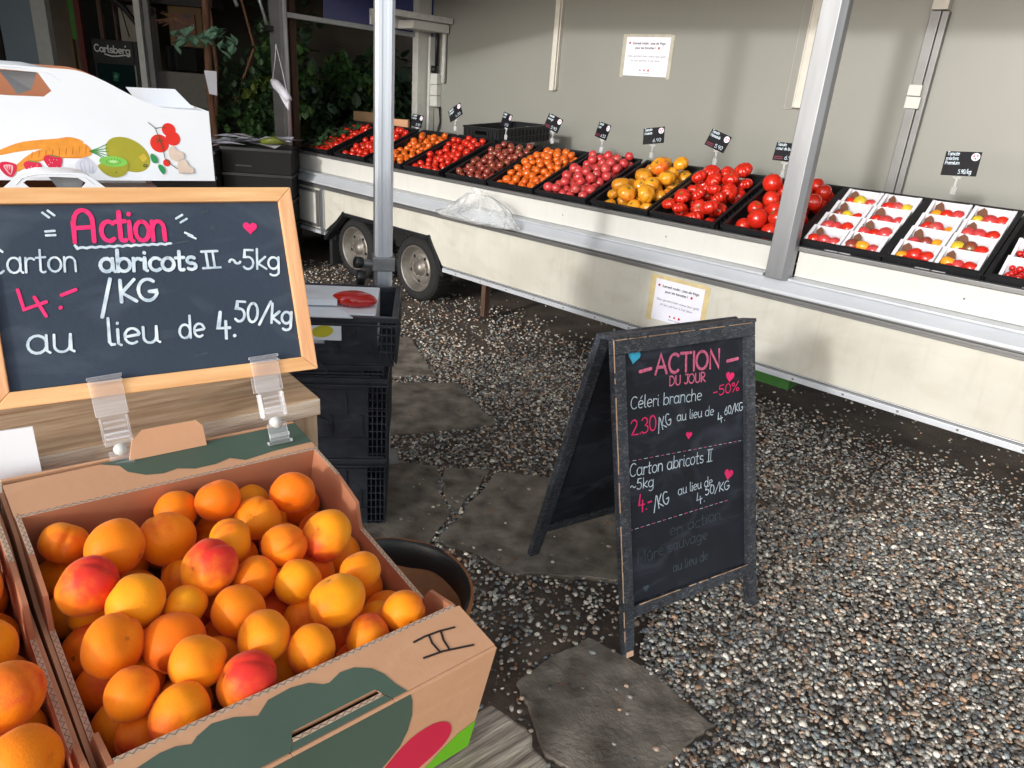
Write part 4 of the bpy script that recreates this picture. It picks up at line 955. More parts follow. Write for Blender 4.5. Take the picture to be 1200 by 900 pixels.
# ================================================================== APRICOT CARTONS
Xb = Vector((.7203,.6914,-.0564)); Yb = Vector((-.678,.7189,.1534)); Zb = Vector((.1466,-.0723,.9865))
Xb = (Xb-Zb*Xb.dot(Zb)).normalized(); Yb = Zb.cross(Xb)
cenb = Vector((-.2384,.5397,1.1236)); MBX = frame(cenb, Xb, Yb, Zb)
HB = .138
def flute(mb, p, q, w=.0042, z=.0003, amp=.0014):
    """wavy corrugation seen on a cut cardboard edge, lying in the local XY plane"""
    p = Vector(p); q = Vector(q); d = (q-p); L = d.length; d.normalize(); n = Vector((-d.y,d.x)); k = int(L/.0017)
    Pz = [p+d*(L*i/k)+n*amp*sin(i*pi/2) for i in range(k+1)]
    v = []; 
    for i, a in enumerate(Pz): v += [(a.x+n.x*.0003,a.y+n.y*.0003,z),(a.x-n.x*.0003,a.y-n.y*.0003,z)]
    mb.add(v, [(2*i,2*i+1,2*i+3,2*i+2) for i in range(k)], kraft_dark)
def carton(M, label, main=True):
    c = emp('apricot_carton', M, label, 'carton', 'open cardboard apricot cartons')
    MB().box(-.147,-.195,-HB,.147,.195,-HB+.004,kraft_in).build('carton_base', c)
    prof = [(-.1935,-HB+.0045),(.1935,-HB+.0045),(.1935,-.0045),(.147,-.0005),(.084,-.0005),(.040,-.008),(.026,-.034),(-.096,-.034),(-.104,-.014),(-.138,-.003),(-.1935,-.0045)]
    for sx in (-1,1):
        m = MB().prism(prof, min(sx*.146,sx*.150), max(sx*.146,sx*.150), kraft_in, axis='x'); s = m.build('side_wall', c)
        # second layer, outside
        pr2 = [(-.1935,-HB+.0045),(.1935,-HB+.0045),(.1935,-.008),(.13,-.012),(.06,-.038),(-.12,-.038),(-.1935,-.008)]
        MB().prism(pr2, min(sx*.1503,sx*.1538), max(sx*.1503,sx*.1538), kraft, axis='x').build('outer_layer', s)
        e = MB()
        for a, b in (((.1465,),(.084,)),): flute(e, (sx*.148,.146), (sx*.148,.086))
        o = e.build('corrugated_edge', s)
        e = MB(); flute(e, (sx*.148,.024), (sx*.148,-.094), z=-.0337); e.build('corrugated_edge', s)
        e = MB().box(sx*.148-.0021,-.094,-.0339,sx*.148+.0021,.024,-.0338,kraft_edge).box(sx*.148-.0021,.086,-.0004,sx*.148+.0021,.146,-.0001,kraft_edge); e.build('cut_edge', s, kind='stuff')
    for sy in (-1,1):
        # ledge on top with a notch at the hand hole
        a, b = sy*.1435, sy*.1975
        pts = [(-.1505,a),(.1505,a),(.1505,b),(.043,b),(.036,b-sy*.014),(-.040,b-sy*.014),(-.047,b),(-.1505,b)] if sy < 0 else [(-.1505,a),(.1505,a),(.1505,b+.003),(-.1505,b-.004)]
        lgm = MB().prism(pts, -.0035, 0, kraft)
        if sy < 0: lgm.prism([(-.041,-.1895),(.037,-.1895),(.0415,-.1975),(-.0455,-.1975)], -.0035, -.0006, kraft)
        lg = lgm.build('front_ledge' if sy < 0 else 'back_ledge', c)
        MB().box(-.1455,min(sy*.1432,sy*.1395),-HB+.005,.1455,max(sy*.1432,sy*.1395),-.0005,kraft_in).build('inner_wall', lg)
        e = MB(); e.box(-.146,min(sy*.1434,sy*.1393),-.0004,.146,max(sy*.1434,sy*.1393),-.0002,kraft_edge); flute(e, (-.146,sy*.1413),(.146,sy*.1413),z=.0001); e.build('corrugated_edge', lg)
        z = MB()
        if sy < 0:
            z.box(-.1505,-.201,-HB,-.0455,-.1978,-.0002,kraft); z.box(.0415,-.201,-HB,.1505,-.1978,-.0002,kraft); z.box(-.0454,-.201,-HB,.0414,-.1978,-.0002,kraft)
        else: z.box(-.1505,.201,-HB,.1505,.2045,-.0002,kraft)
        fw = z.build('front_wall' if sy < 0 else 'back_wall', c, bevel=.0006)
        if sy < 0:
            pr = MB(); blob(pr, [(-.151,-.004),(-.151,-.137),(-.06,-.137),(.02,-.11),(.044,-.083),(.059,-.068),(.063,-.046),(.059,-.011),(.056,-.001),(.043,-.0012),(.043,-.018),(-.047,-.018),(-.047,-.0012),(-.10,-.0012)], print_green, -.2014)
            # keep the slot free: rebuild as strips
            pr = MB()
            flat(pr, [(-.1503,-.0006),(.0565,-.0006),(.0605,-.012),(.0635,-.03),(.0630,-.050),(.058,-.068),(.046,-.083),(.03,-.096),(.01,-.108),(-.03,-.118),(-.10,-.122),(-.1503,-.124)], print_green, -.2013)
            pr.build('green_print', fw)
            pr = MB(); blob(pr, [(.03,-.115),(.048,-.085),(.068,-.066),(.092,-.063),(.110,-.073),(.119,-.090),(.115,-.106),(.098,-.118),(.07,-.128),(.045,-.130)], print_red, -.2014); pr.build('red_print', fw)
            pr = MB(); flat(pr, [(.088,-.1375),(.098,-.128),(.112,-.116),(.130,-.104),(.1502,-.099),(.1502,-.1375)], print_leaf, -.2015); pr.build('leaf_print', fw)
            e = MB().box(-.040,-.1915,-.0004,.036,-.1882,.0006,kraft_edge); flute(e, (-.040,-.190),(.036,-.190),z=.0008,amp=.0012); e.build('cut_edge', fw, kind='stuff')
            pr = MB(); pr.add([(x,yy,.0004) for x,yy in [(-.1505,-.1976),(-.1505,-.1575),(-.135,-.1545),(-.12,-.1515),(-.11,-.152),(-.1,-.156),(-.095,-.152),(-.083,-.1475),(-.068,-.1505),(-.053,-.1585),(-.041,-.1495),(-.022,-.148),(-.008,-.151),(.001,-.158),(.006,-.159),(.018,-.1545),(.030,-.156),(.042,-.164),(.048,-.174),(.051,-.187),(.0555,-.1976),(.0415,-.1976),(.0335,-.1832),(-.0375,-.1832),(-.0455,-.1976)]], [tuple(range(25))], print_green)
            pr.add([(-.041,-.1914,.0002),(.037,-.1914,.0002),(.0415,-.1976,.0002),(-.0455,-.1976,.0002)],[(0,1,2,3)],print_green); pr.build('green_print', lg)
            if main:
                m = MB(); w = .0021
                def ln(P): ribbon(m, P, w, ink, 0)
                ln([(.088,-.159),(.100,-.1585),(.115,-.160),(.130,-.1632)]); ln([(.104,-.1595),(.1015,-.168),(.102,-.179)]); ln([(.1165,-.160),(.1125,-.170),(.111,-.181)]); ln([(.086,-.1775),(.105,-.180),(.133,-.188)])
                for i, q in enumerate(m.v): m.v[i] = (q[0], q[2], .0006)
                m.build('marker_writing', lg)
        else:
            pr = MB(); pr.add([(x,yy,.0004) for x,yy in [(-.068,.196),(-.051,.186),(-.047,.173),(-.033,.161),(-.017,.157),(-.002,.16),(.014,.153),(.036,.153),(.053,.158),(.067,.148),(.101,.153),(.135,.154),(.1504,.154),(.1504,.199)]], [tuple(range(14))], print_green)
            pr.build('green_print', lg)
            MB().prism([(-.04,0),(-.034,.020),(-.022,.030),(.034,.030),(.040,.022),(.040,0)], 0, .0035, kraft, T((0,.190,.001)) @ RX(-38), axis='y').build('hand_flap', lg)
    return c
carton(MBX, 'open brown cardboard carton of apricots with the mark II on its front ledge')
ML = MBX @ T((-.3105,-.006,.002)) @ RZ(.6)
carton(ML, 'brown cardboard carton of apricots cut off by the left edge', False)

AV = [fruit_mesh('apricot', apr_m, n=72, rows=30, sx=(1.08,.97,1.13,1.02,1.16,.95)[k], sz=(.92,1.0,.9,.96,.98,.88)[k], dimple=(.16,.1,.13,.08,.12,.15)[k], seed=k*1.7+3, crease=(.13,.10,.12,.15,.09,.12)[k]) for k in range(6)]
for me in AV:   # little stem scar
    pass
APR = [(0.016,0.103,-0.008,0.0282,0.1),(0.085,0.082,-0.008,0.0285,0.15),(0.07,0.128,-0.045,0.0220,0.1),(-0.084,0.074,-0.008,0.034,0.5),(-0.118,0.112,-0.028,0.0269,0.1),(-0.016,0.113,-0.034,0.0247,0.1),(-0.035,0.075,-0.028,0.0313,0.1),(0.057,0.077,-0.030,0.0265,0.1),(0.007,0.04,-0.010,0.0250,0.05),(0.045,0.007,-0.008,0.0262,0.1),(0.086,0.005,-0.008,0.0286,0.7),(-0.031,0.058,-0.055,0.024,0.1),(-0.025,0.0,-0.006,0.0315,0.95),(0.014,-0.004,-0.032,0.026,0.1),(-0.117,0.036,-0.008,0.0325,0.85),(-0.088,-0.002,-0.008,0.0316,0.35),(-0.051,-0.012,-0.032,0.024,0.15),(0.038,-0.034,-0.028,0.025,0.1),(0.077,0.001,-0.06,0.024,0.1),(0.1,-0.05,-0.012,0.0245,0.05),(0.059,-0.086,-0.006,0.0287,0),(-0.02,-0.037,-0.024,0.0276,0),(-0.017,-0.088,-0.008,0.0275,0.45),(0.036,-0.053,-0.055,0.024,0.1),(0.015,-0.114,-0.012,0.0252,0.6),(0.067,-0.114,-0.032,0.0241,0.6),(0.099,-0.09,-0.05,0.022,0.3),(0.108,-0.116,-0.012,0.0235,0.2),(-0.114,-0.034,-0.010,0.031,0.1),(-0.073,-0.038,-0.032,0.031,0.1),(-0.071,-0.084,-0.006,0.0278,0),(-0.036,-0.061,-0.058,0.025,0.2),(-0.041,-0.114,-0.012,0.0287,1),(-0.116,-0.088,-0.012,0.027,0.15),(-0.095,-0.112,-0.018,0.0290,0.7),(-0.105,-0.037,-0.06,0.025,0.2),(-0.12,0.041,-0.06,0.025,0.2),(-0.005,-0.095,-0.058,0.024,0.2),(-0.12,-0.106,-0.055,0.024,0.3),(-0.115,0.09,-0.062,0.025,0.1),(-0.025,0.018,-0.058,0.025,0.1)]
APL = [(.118,.083,-.012,.027,.2),(.115,.02,-.02,.028,.1),(-.108+.23,.118,-.02,.024,.1),(.118,-.042,-.012,.030,.2),(.118,-.105,-.010,.031,.05),(.07,-.02,-.02,.029,.2),(.065,-.08,-.02,.029,.4),(.07,.06,-.02,.028,.3),(.02,.0,-.02,.03,.2),(.015,-.07,-.02,.029,.1),(.02,.09,-.02,.03,.1),(.115,-.01,-.055,.025,.2),(.1,-.075,-.055,.025,.3),(.09,.03,-.055,.025,.3)]
def settle(P, half, it=14, zfix=.25):
    P = [list(p) for p in P]
    for _ in range(it):
        for i in range(len(P)):
            for j in range(i+1, len(P)):
                a, b = P[i], P[j]; d = Vector(a[:3])-Vector(b[:3]); L = d.length; s = (a[3]+b[3])*.96
                if L < s and L > 1e-6:
                    d = d/L*(s-L)/2*.6
                    k = .5
                    a[0] += d.x*k; a[1] += d.y*k; b[0] -= d.x*k; b[1] -= d.y*k
                    if a[2] > b[2]: b[2] -= abs(d.z)*.12
                    else: a[2] -= abs(d.z)*.12
        for p in P:
            p[0] = max(-half+p[3], min(half-p[3], p[0])); p[1] = max(-.139+p[3]*.97, min(.139-p[3]*.97, p[1])); p[2] = max(-.132+p[3], p[2])
    return P
low = []
rr = random.Random(12)
for i in range(6):
    for j in range(6): low.append((-.122+i*.049+rr.uniform(-.006,.006), -.12+j*.047+rr.uniform(-.006,.006), -.064, rr.uniform(.0225,.0255), rr.uniform(0,.5)))
special = {3:'orange apricot with a red shoulder near the back left corner of the carton marked II'.replace(' the carton', ' carton'),10:'apricot with a bright red flank lying against the right wall of the carton marked II',12:'apricot with a dark pink top in the middle of the carton marked II',
 14:'orange apricot with a red pink top at the left wall of the carton marked II',20:'yellow apricot with brown specks lying highest near the right of the carton marked II',32:'almost fully red apricot at the front ledge of the carton marked II',34:'deep orange red apricot at the front ledge left of the red one',
 0:'round orange apricot standing out at the back wall of the carton marked II',1:'orange apricot in the back right corner of the carton marked II',15:'large apricot with a pale pink bloom at the left of the carton marked II',30:'pale yellow smooth apricot in the left front part of the carton marked II',
 22:'yellow apricot with a red top edge near the front ledge',24:'orange red apricot just behind the front ledge, right of the yellow one',27:'orange apricot in the front right corner of the carton marked II'}
APR = [(x,y,{-.05:-.042,-.045:-.04,-.06:-.046,-.055:-.044,-.058:-.045,-.062:-.047}.get(z, z if z > -.02 else -.021), r*(.93 if z > -.02 else 1.0), c) for x,y,z,r,c in APR]
def seen_r(M, p):      # foreshortening: the sizes were read off-axis
    d = (M @ Vector(p[:3]))-Vector((0,0,CAM_H)); return p[:3]+(p[3]*abs(d.normalized().dot(Vector(cz)))**1.15*.98, p[4])
APR = [seen_r(MBX, p) for p in APR]; APL = [(*p[:3], p[3]*1.16, p[4]) for p in APL]; APL = [seen_r(ML, p) for p in APL]; APL += [(-.02+i*.048, -.12+j*.047, -.066, .0245, .3) for i in range(4) for j in range(6)]
PS = settle(APR+low, .146)
for i, (x, y, z, r, red) in enumerate(PS):
    a = rr.uniform(-.7,.7); q = RZ(rr.uniform(0,360)) @ RX(rr.uniform(35,150)) @ RZ(rr.uniform(0,360)) if red < .8 else RZ(rr.uniform(-30,30)) @ RY(-62)
    if i == 20: q = RZ(200) @ RX(35)
    link('apricot', AV[(i*5) % 6], None, MBX @ T((x,y,z)) @ q @ Matrix.Scale(r,4), color=(red*.72+.05*rr.random(),rr.choice([.15,.45,.7,1,1]) if i != 20 else 1,1,1), label=special.get(i, ('top layer' if i < 41 and z > -.03 else 'lower layer')+', '+('front','middle','back')[min(2,int((y+.14)/.094))]+' '+('left','centre','right')[min(2,int((x+.145)/.097))]+': plain orange apricot in the carton marked II'), cat='apricot', group='apricots in the carton marked II')
PS = settle(APL, .146)
for i, (x, y, z, r, red) in enumerate(PS):
    link('apricot', AV[(i+1) % 6], None, ML @ T((x,y,z)) @ RZ(rr.uniform(0,360)) @ RX(rr.uniform(35,150)) @ RZ(rr.uniform(0,360)) @ Matrix.Scale(r,4), color=(red*.75,rr.random(),1,1), label=('front','middle','back')[min(2,int((y+.14)/.094))]+' '+('left','centre','right')[min(2,int((x+.145)/.097))]+': orange apricot in the carton cut off by the left edge', cat='apricot', group='apricots in the left carton')

# weathered table under the cartons
tb = emp('market_table', MBX, 'weathered grey plank table under the apricot cartons', 'table')
rr = random.Random(3)
def plank_ol(x0, x1, y0, y1, wob):
    pts = []
    n = 14
    for i in range(n+1): pts.append((x0+(x1-x0)*i/n, y0+.0015*rr.uniform(-1,1)))
    k = 9
    for i in range(1, k): t = i/k; pts.append((x1+wob*(math.sin(t*pi)*.8-.35*abs(math.sin(t*9+x1*40)))+.003*rr.uniform(-1,1), y0+(y1-y0)*t))
    for i in range(n+1): pts.append((x1-(x1-x0)*i/n, y1+.0015*rr.uniform(-1,1)))
    return pts
yb = [-.36,-.268,-.172,-.07,.03,.13,.20]; xe = [.165,.205,.150,.135,.14,.138]
for i in range(6):
    MB().prism(plank_ol(-.85, xe[i], yb[i]+.001, yb[i+1]-.001, .020), -HB-.045, -HB-.004-.0012*(i % 2), grey_wood).build('plank', tb, bevel=.004)
MB().box(-.8,-.30,-HB-.10,.08,-.26,-HB-.0455,grey_wood).box(-.8,.10,-HB-.10,.08,.14,-HB-.0455,grey_wood).build('batten', tb)
for x, y in ((.04,-.24),(.04,.12),(-.75,-.24),(-.75,.12)):
    p = MBX @ Vector((x,y,-HB-.10))
    MB().box(-.03,-.03,.0,.03,.03,p.z+.01,grey_wood).build('table_leg', tb, MBX.inverted() @ (T((p.x,p.y,0)) @ RZ(43)))

# ================================================================== WOODEN CRATE behind the cartons
Xp = Vector((.760,.650,0)).normalized(); Yp = Vector((-Xp.y,Xp.x,0)); ZP = 1.158
MP = frame(Vector((-.250,.842,ZP)), Xp, Yp, Vector((0,0,1)))
wc = emp('wooden_crate', MP, 'upturned rough wooden crate with broad planks under the Action board', 'crate')
def grain_end(p): return p
MB().box(-1.1,0,-.024,0,.125,0,old_wood).build('plank', wc, bevel=.002)
MB().box(-1.1,.129,-.024,-.002,.25,-.001,old_wood).build('plank', wc, bevel=.002)
MB().box(-1.1,.254,-.024,0,.38,0,old_wood).build('plank', wc, bevel=.002)
MB().box(-1.1,-.0035,-.0235,.0,-.0003,-.0012,old_wood_end).build('plank_front_edge', wc, bevel=.001)
MB().box(-.040,.002,-.50,-.002,.03,-.0245,old_wood_v).build('corner_post', wc, bevel=.002)
MB().box(-.040,.34,-.50,-.002,.37,-.0245,old_wood_v).build('corner_post', wc, bevel=.002)
MB().box(-1.1,.002,-.50,-1.06,.03,-.0245,old_wood_v).build('corner_post', wc, bevel=.002)
MB().box(-.0019,.032,-.12,.010,.338,-.03,old_wood_v).build('end_slat', wc, bevel=.002)
MB().box(-.0019,.032,-.30,.010,.338,-.16,old_wood_v).build('end_slat', wc, bevel=.002)
# the shelf it stands on
sh = emp('display_trestle', MP, 'dark wooden trestle shelf hidden behind the apricot cartons', 'trestle')
MB().box(-1.6,.0,-.53,.03,.42,-.502,brown_wood).box(-1.5,.41,-.53,-.20,1.6,-.502,brown_wood).build('shelf_top', sh)
for x, y in ((0,.02),(0,.38),(-1.5,.02),(-1.4,1.5),(-.25,1.5)): MB().box(x-.02,y-.02,-ZP,x+.02,y+.02,-.531,brown_wood).build('leg', sh)
MB().box(-1.5,.44,-.501,-.22,1.55,-.10,dark_paint).build('shelf_box', sh)

# ================================================================== FRAMED BLACKBOARD "Action"
Xc = Vector((.8365,.5479,0)).normalized(); el = rad(66); perp = Vector((-Xc.y,Xc.x,0)); Uc = perp*cos(el)+Vector((0,0,1))*sin(el); Nc = Xc.cross(Uc)
MC = frame(Vector((-.2383,.80,1.2157)), Xc, -Nc, Uc)
bdw, bdh, fr = .325, .221, .0165
bd = emp('framed_blackboard', MC, 'small blackboard in a light pine frame reading Action, held by two clear clips', 'blackboard')
MB().box(-bdw+fr+.0002,.002,fr+.0002,-fr-.0002,.006,bdh-fr-.0002,slate).build('slate', bd)
MB().prism([(-bdw,bdh),(0,bdh),(-fr,bdh-fr),(-bdw+fr,bdh-fr)], -.003,.010,pine,axis='y').build('frame_rail', bd, bevel=.0012)
MB().prism([(-bdw,0),(0,0),(-fr,fr),(-bdw+fr,fr)], -.003,.010,pine,axis='y').build('frame_rail', bd, bevel=.0012)
MB().prism([(0,0),(0,bdh),(-fr,bdh-fr),(-fr,fr)], -.003,.010,pine_up,axis='y').build('frame_stile', bd, bevel=.0012)
MB().prism([(-bdw,0),(-bdw,bdh),(-bdw+fr,bdh-fr),(-bdw+fr,fr)], -.003,.010,pine_up,axis='y').build('frame_stile', bd, bevel=.0012)
y = .0014
m = MB(); write(m, 'Qction', (-.233,.165),(-.142,.163),.034,.0043,pink,y,slant=.04,jit=.01); heart(m,-.053,.1745,.0085,pink,y,-.1)
write(m, '4.-', (-.283,.087),(-.229,.104),.031,.0034,pink,y,slant=-.05); m.build('pink_writing', bd)
m = MB()
write(m, 'Carton', (-.310,.136),(-.232,.134),.0245,.0022,chalk,y); write(m, 'abricots', (-.213,.132),(-.117,.129),.0225,.0036,chalk,y,jit=.01); write(m, '|', (-.111,.130),(-.091,.130),.0185,.0026,chalk,y,slant=0)
write(m, '~5kg', (-.084,.128),(-.024,.124),.0225,.0026,chalk,y)
ribbon(m, [(-.218,.084),(-.205,.124)],.0036,chalk,y); write(m, 'KG', (-.199,.0985),(-.160,.098),.0235,.0034,chalk,y,jit=.01)
write(m, 'au', (-.289,.053),(-.246,.051),.029,.0026,chalk,y,jit=.0); write(m, 'lieu', (-.217,.053),(-.165,.052),.0275,.0028,chalk,y); write(m, 'de', (-.147,.053),(-.119,.052),.0250,.0026,chalk,y)
write(m, '4.', (-.107,.0500),(-.086,.049),.0290,.0036,chalk,y); write(m, '50/kg', (-.087,.067),(-.020,.0575),.0225,.0030,chalk,y)
m.build('white_writing', bd)
m = MB()
def dash(x, z, dx, dz, w=.0024): ribbon(m, [(x,z),(x+dx,z+dz)], w, chalk, y)
for x, z, dx, dz in ((-.256,.196,.005,-.005),(-.251,.198,.005,-.005),(-.256,.1765,.008,.0005),(-.256,.1725,.008,.0),(-.131,.187,.007,.004),(-.127,.1825,.007,.004),(-.124,.171,.007,-.004),(-.121,.168,.007,-.004)): dash(x,z,dx,dz)
wav = [(-.230+.002*k, .1575+.0012*abs(math.sin(k*.75))+k*.00002) for k in range(46)]; ribbon(m, [(-.232,.161)]+wav, .0027, chalk, y)
m.build('white_dashes', bd, kind='stuff')
m = MB()
for x, z in ((-.104,.1925),(-.100,.1930),(-.096,.177),(-.096,.1745)): ribbon(m, [(x,z),(x+.004,z+.0025 if z > .19 else z)], .0012, chalk_faint, y)
ribbon(m, [(-.140,.1585),(-.122,.1615)], .001, chalk_faint, y); ribbon(m, [(-.135,.032),(-.120,.034)], .0009, chalk_faint, y)
m.build('wiped_marks', bd, kind='stuff')
# clips
def clip(x, z, label, rot):
    c = emp('sign_clip', MC @ T((x,0,z)) @ RY(rot), label, 'clip', 'clear plastic sign clips')
    m = MB()
    m.box(-.0155,-.0062,-.012,.0155,-.0042,.027,clear); m.box(-.0165,-.0085,.0272,.0165,-.0035,.0305,clear)
    m.box(-.0165,-.0090,.0222,.0165,-.0065,.0245,clear); m.build('front_jaw', c, bevel=.0007)
    MB().box(-.0155,.0105,-.012,.0155,.0125,.022,clear).build('rear_jaw', c, bevel=.0007)
    m = MB(); m.prism([(-.0135,-.012),(-.0105,-.036),(-.0135,-.044),(.0135,-.044),(.0105,-.036),(.0135,-.012)],-.0040,-.0015,clear,axis='y')
    m.box(-.0138,-.010,-.042,-.0118,.008,-.014,clear); m.box(.0118,-.010,-.042,.0138,.008,-.014,clear)
    for k in range(4): m.box(-.010,-.0125,-.020-.006*k,.010,-.0105,-.0178-.006*k,clear)
    m.tube([(-.012,-.004,-.034),(.012,-.004,-.034)],.0035,clear,10); m.build('hinge_body', c, bevel=.0006)
    m = MB(); m.tube([(0,-.010,-.049),(0,.004,-.049)],.0066,white_paint,14); m.build('swivel_joint', c)
    m = MB(); m.box(-.011,-.009,-.070,.011,-.0065,-.050,clear); m.box(-.0135,-.012,-.0745,.0135,.006,-.0705,clear); m.box(-.011,-.0138,-.066,.011,-.0092,-.062,clear); m.build('lower_jaw', c, bevel=.0007)
clip(-.061,-.0070,'clear plastic clip holding the right end of the Action board',-2)
clip(-.224,-.0085,'clear plastic clip holding the left end of the Action board',-3)

# ================================================================== WHITE PRINTED CARTONS
hdv = Vector((.8365,.5479,0)).normalized(); hn = Vector((-hdv.y,hdv.x,0))
def white_carton(M, label, WW, hS, hA, D, prints=True):
    c = emp('white_carton', M, label, 'carton', 'white printed fruit and vegetable cartons')
    # local: x from -WW..0, front face y=0 facing viewer, z up
    xm = -WW/2
    def outline(hs, ha, half=.19):
        pts = [(-WW,0),(0,0),(0,hs*.985)]
        P = []
        for k in range(17):
            u = k/16; x = -.085-(.185 if WW > .5 else WW/2-.13)*u
            P.append((x, hs+(ha-hs)*(3*u*u-2*u*u*u)))
        R = [(0-.002,hs*.985+.001)]+P; L = [(-WW-x, z) for x, z in R][::-1]
        return [(-WW,0),(0,0)]+R+L, P
    ol, P = outline(hS, hA)
    # front wall with the hand hole cut at the crown
    hx = .075 if WW > .7 else .055; hz0, hz1 = hS+.010, hA-.010
    right = [(0,0)]+[(-.002,hS*.985)]+P+[(xm,hA),(xm,hz1+.002),(xm+hx*.75,hz1),(xm+hx,hz0+.012),(xm+hx*.8,hz0),(xm,hz0-.001),(xm,0)]
    left = [(-WW-x,z) for x,z in right]
    MB().prism(right,0,.004,white_card,axis='y').prism(left,0,.004,white_card,axis='y').build('front_wall', c)
    r2 = right; MB().prism([(0,0)]+[(-.002,hS*.985)]+[(x*1.0,z) for x,z in P]+[(xm,hA),(xm,0)],D-.004,D,kraft_in,axis='y').prism([(-WW-x,z) for x,z in [(0,0)]+[(-.002,hS*.985)]+P+[(xm,hA),(xm,0)]],D-.004,D,kraft_in,axis='y').build('back_wall', c)
    # crown strip folded back over the handle
    v = []; n = 14; path = [(xm+hx*1.25,hA-.022),(xm+hx,hA-.008),(xm+.03,hA-.001),(xm-.03,hA-.001),(xm-hx,hA-.008),(xm-hx*1.25,hA-.022)]
    m = MB()
    for x, z in path: v += [(x,-.0012,z-.002),(x,.03,z+.008),(x,.055,z-.004)]
    f = []
    for i in range(len(path)-1):
        for k in range(2): f.append((3*i+k,3*i+k+1,3*i+k+4,3*i+k+3))
    m.add(v, f, white_card, smooth=True); m.build('handle_fold', c)
    MB().add([(xm-.01,.012,hz1),(xm+.055,.012,hz1),(xm+.04,.03,hz1-.035),(xm+.015,.02,hz1-.045)],[(0,1,2,3)],mat('grey_liner',lin(150,152,156),.5)).build('inner_flap', c)
    MB().box(-.004,.0042,.0,0,D-.0042,hS*.98,white_card).box(-WW,.0042,.0,-WW+.004,D-.0042,hS*.98,white_card).build('side_wall', c)
    MB().box(-WW+.0042,.0042,.0,-.0042,D-.0042,.004,kraft_in).build('carton_base', c)
    # top flap at the right end, standing partly open
    MB().prism([(-.012,hS*.97),(-.13,hS*.97),(-.155,hS+.034),(-.05,hS+.036)],D*.45,D*.45+.003,white_card,axis='y').box(-.125,.0045,hS*.96,-.0045,D*.45,hS*.975,white_card).build('top_flap', c)
    MB().box(.0002,D*.10,hS*.40,.004,D*.45,hS*.66,kraft).build('side_tab', c)
    if not prints: return c
    y = -.0004
    k = .148
    m = MB(); M1 = mat('print_orange',lin(232,150,50),.5,var=.12,scale=70); M2 = mat('print_carrot_line',lin(200,110,30),.5)
    blob(m, [(-.455,.040),(-.41,.062),(-.37,.078),(-.31,.086),(-.285,.090),(-.262,.082),(-.27,.068),(-.30,.064),(-.34,.064),(-.39,.056)], M1, y)
    blob(m, [(-.405,.013),(-.375,.044),(-.345,.062),(-.30,.074),(-.265,.079),(-.250,.068),(-.250,.055),(-.27,.047),(-.31,.046),(-.35,.038),(-.38,.022)], M1, y-.0003)
    for q in range(9): x = -.36+q*.0125; ribbon(m, [(x,.046+q*.0015),(x+.003,.058+q*.0018)], .0012, M2, y-.0006)
    ribbon(m, [(-.355,.04),(-.31,.0475),(-.27,.049)], .0012, M2, y-.0006)
    m.build('printed_carrots', c)
    m = MB(); 
    for a in (.5,.25,.05,-.2,-.45,-.7): ribbon(m, [(-.252,.062),(-.236,.062+.012*a),(-.216,.060+.036*a)], .0018, mat('print_tops',lin(70,150,70),.5), y-.0003)
    m.build('printed_carrot_tops', c)
    m = MB()
    for (x, z, s, r) in ((-.404,.022,.016,.1),(-.360,.024,.0165,0),(-.322,.036,.0175,-.1)):
        blob(m, [(x-s,z+s*.5),(x-s*.5,z+s*.95),(x+s*.3,z+s*.9),(x+s*.95,z+s*.55),(x+s*.7,z-s*.4),(x+.1*s,z-s*1.0),(x-s*.6,z-s*.5)], print_red, y-.0007)
    m.build('printed_strawberries', c)
    m = MB(); x, z, s = -.404,.022,.016
    blob(m, [(x-s*.5,z+s*.4),(x,z+s*.6),(x+s*.55,z+s*.4),(x+s*.1,z-s*.7)], mat('print_pale_pink',lin(250,190,196),.5), y-.001)
    for a in (-.3,0,.3): ribbon(m, [(x+a*s,z+s*.4),(x+.1*s,z-s*.5)], .0016, print_red, y-.0013)
    for (x, z) in ((-.322,.036),(-.360,.024)):
        for q in range(7): flat(m, ell(x-.01+rr.uniform(0,.018), z-.008+rr.uniform(0,.018), .0008,.0012,n=6), mat('print_pale_pink',lin(250,190,196)), y-.0012)
        ribbon(m, [(x-.005,z+.016),(x+.01,z+.013)], .002, mat('print_tops',lin(70,150,70)), y-.0012)
    m.build('printed_strawberry_marks', c, kind='stuff')
    gm = mat('print_garlic',lin(214,216,228),.5,var=.05,scale=60); gl = mat('print_garlic_line',lin(188,190,208),.5)
    m = MB(); blob(m, [(-.278,.018),(-.262,.013),(-.245,.020),(-.243,.034),(-.253,.046),(-.262,.055),(-.272,.046),(-.283,.032)], gm, y)
    for a in (-.012,-.004,.006,.013): ribbon(m, [(-.262,.050),(-.262+a,.036),(-.262+a*.8,.018)], .0009, gl, y-.0004)
    m.build('printed_garlic', c)
    m = MB(); mg = mat('print_mango',lin(166,160,44),.5,var=.06,scale=25); blob(m, ell(-.178,.056,.046,.034,-.55), mg, y); flat(m, [(-.158,.052),(-.146,.060),(-.140,.048),(-.150,.040)], mat('print_mango_light',lin(206,180,60),.5), y-.0004); flat(m, ell(-.146,.033,.0045,.0035), ink, y-.0004); flat(m, ell(-.146,.033,.0022,.0016), mg, y-.0006); m.build('printed_mango', c)
    m = MB(); blob(m, [(-.236,.036),(-.236,.022),(-.222,.010),(-.206,.007),(-.188,.014),(-.182,.028),(-.182,.042)], mg, y-.0008)
    flat(m, ell(-.209,.041,.0275,.0115,-.05), mat('print_kiwi',lin(128,200,84),.5), y-.0011); flat(m, ell(-.209,.041,.008,.003), mat('print_kiwi_core',lin(180,224,150),.5), y-.0013)
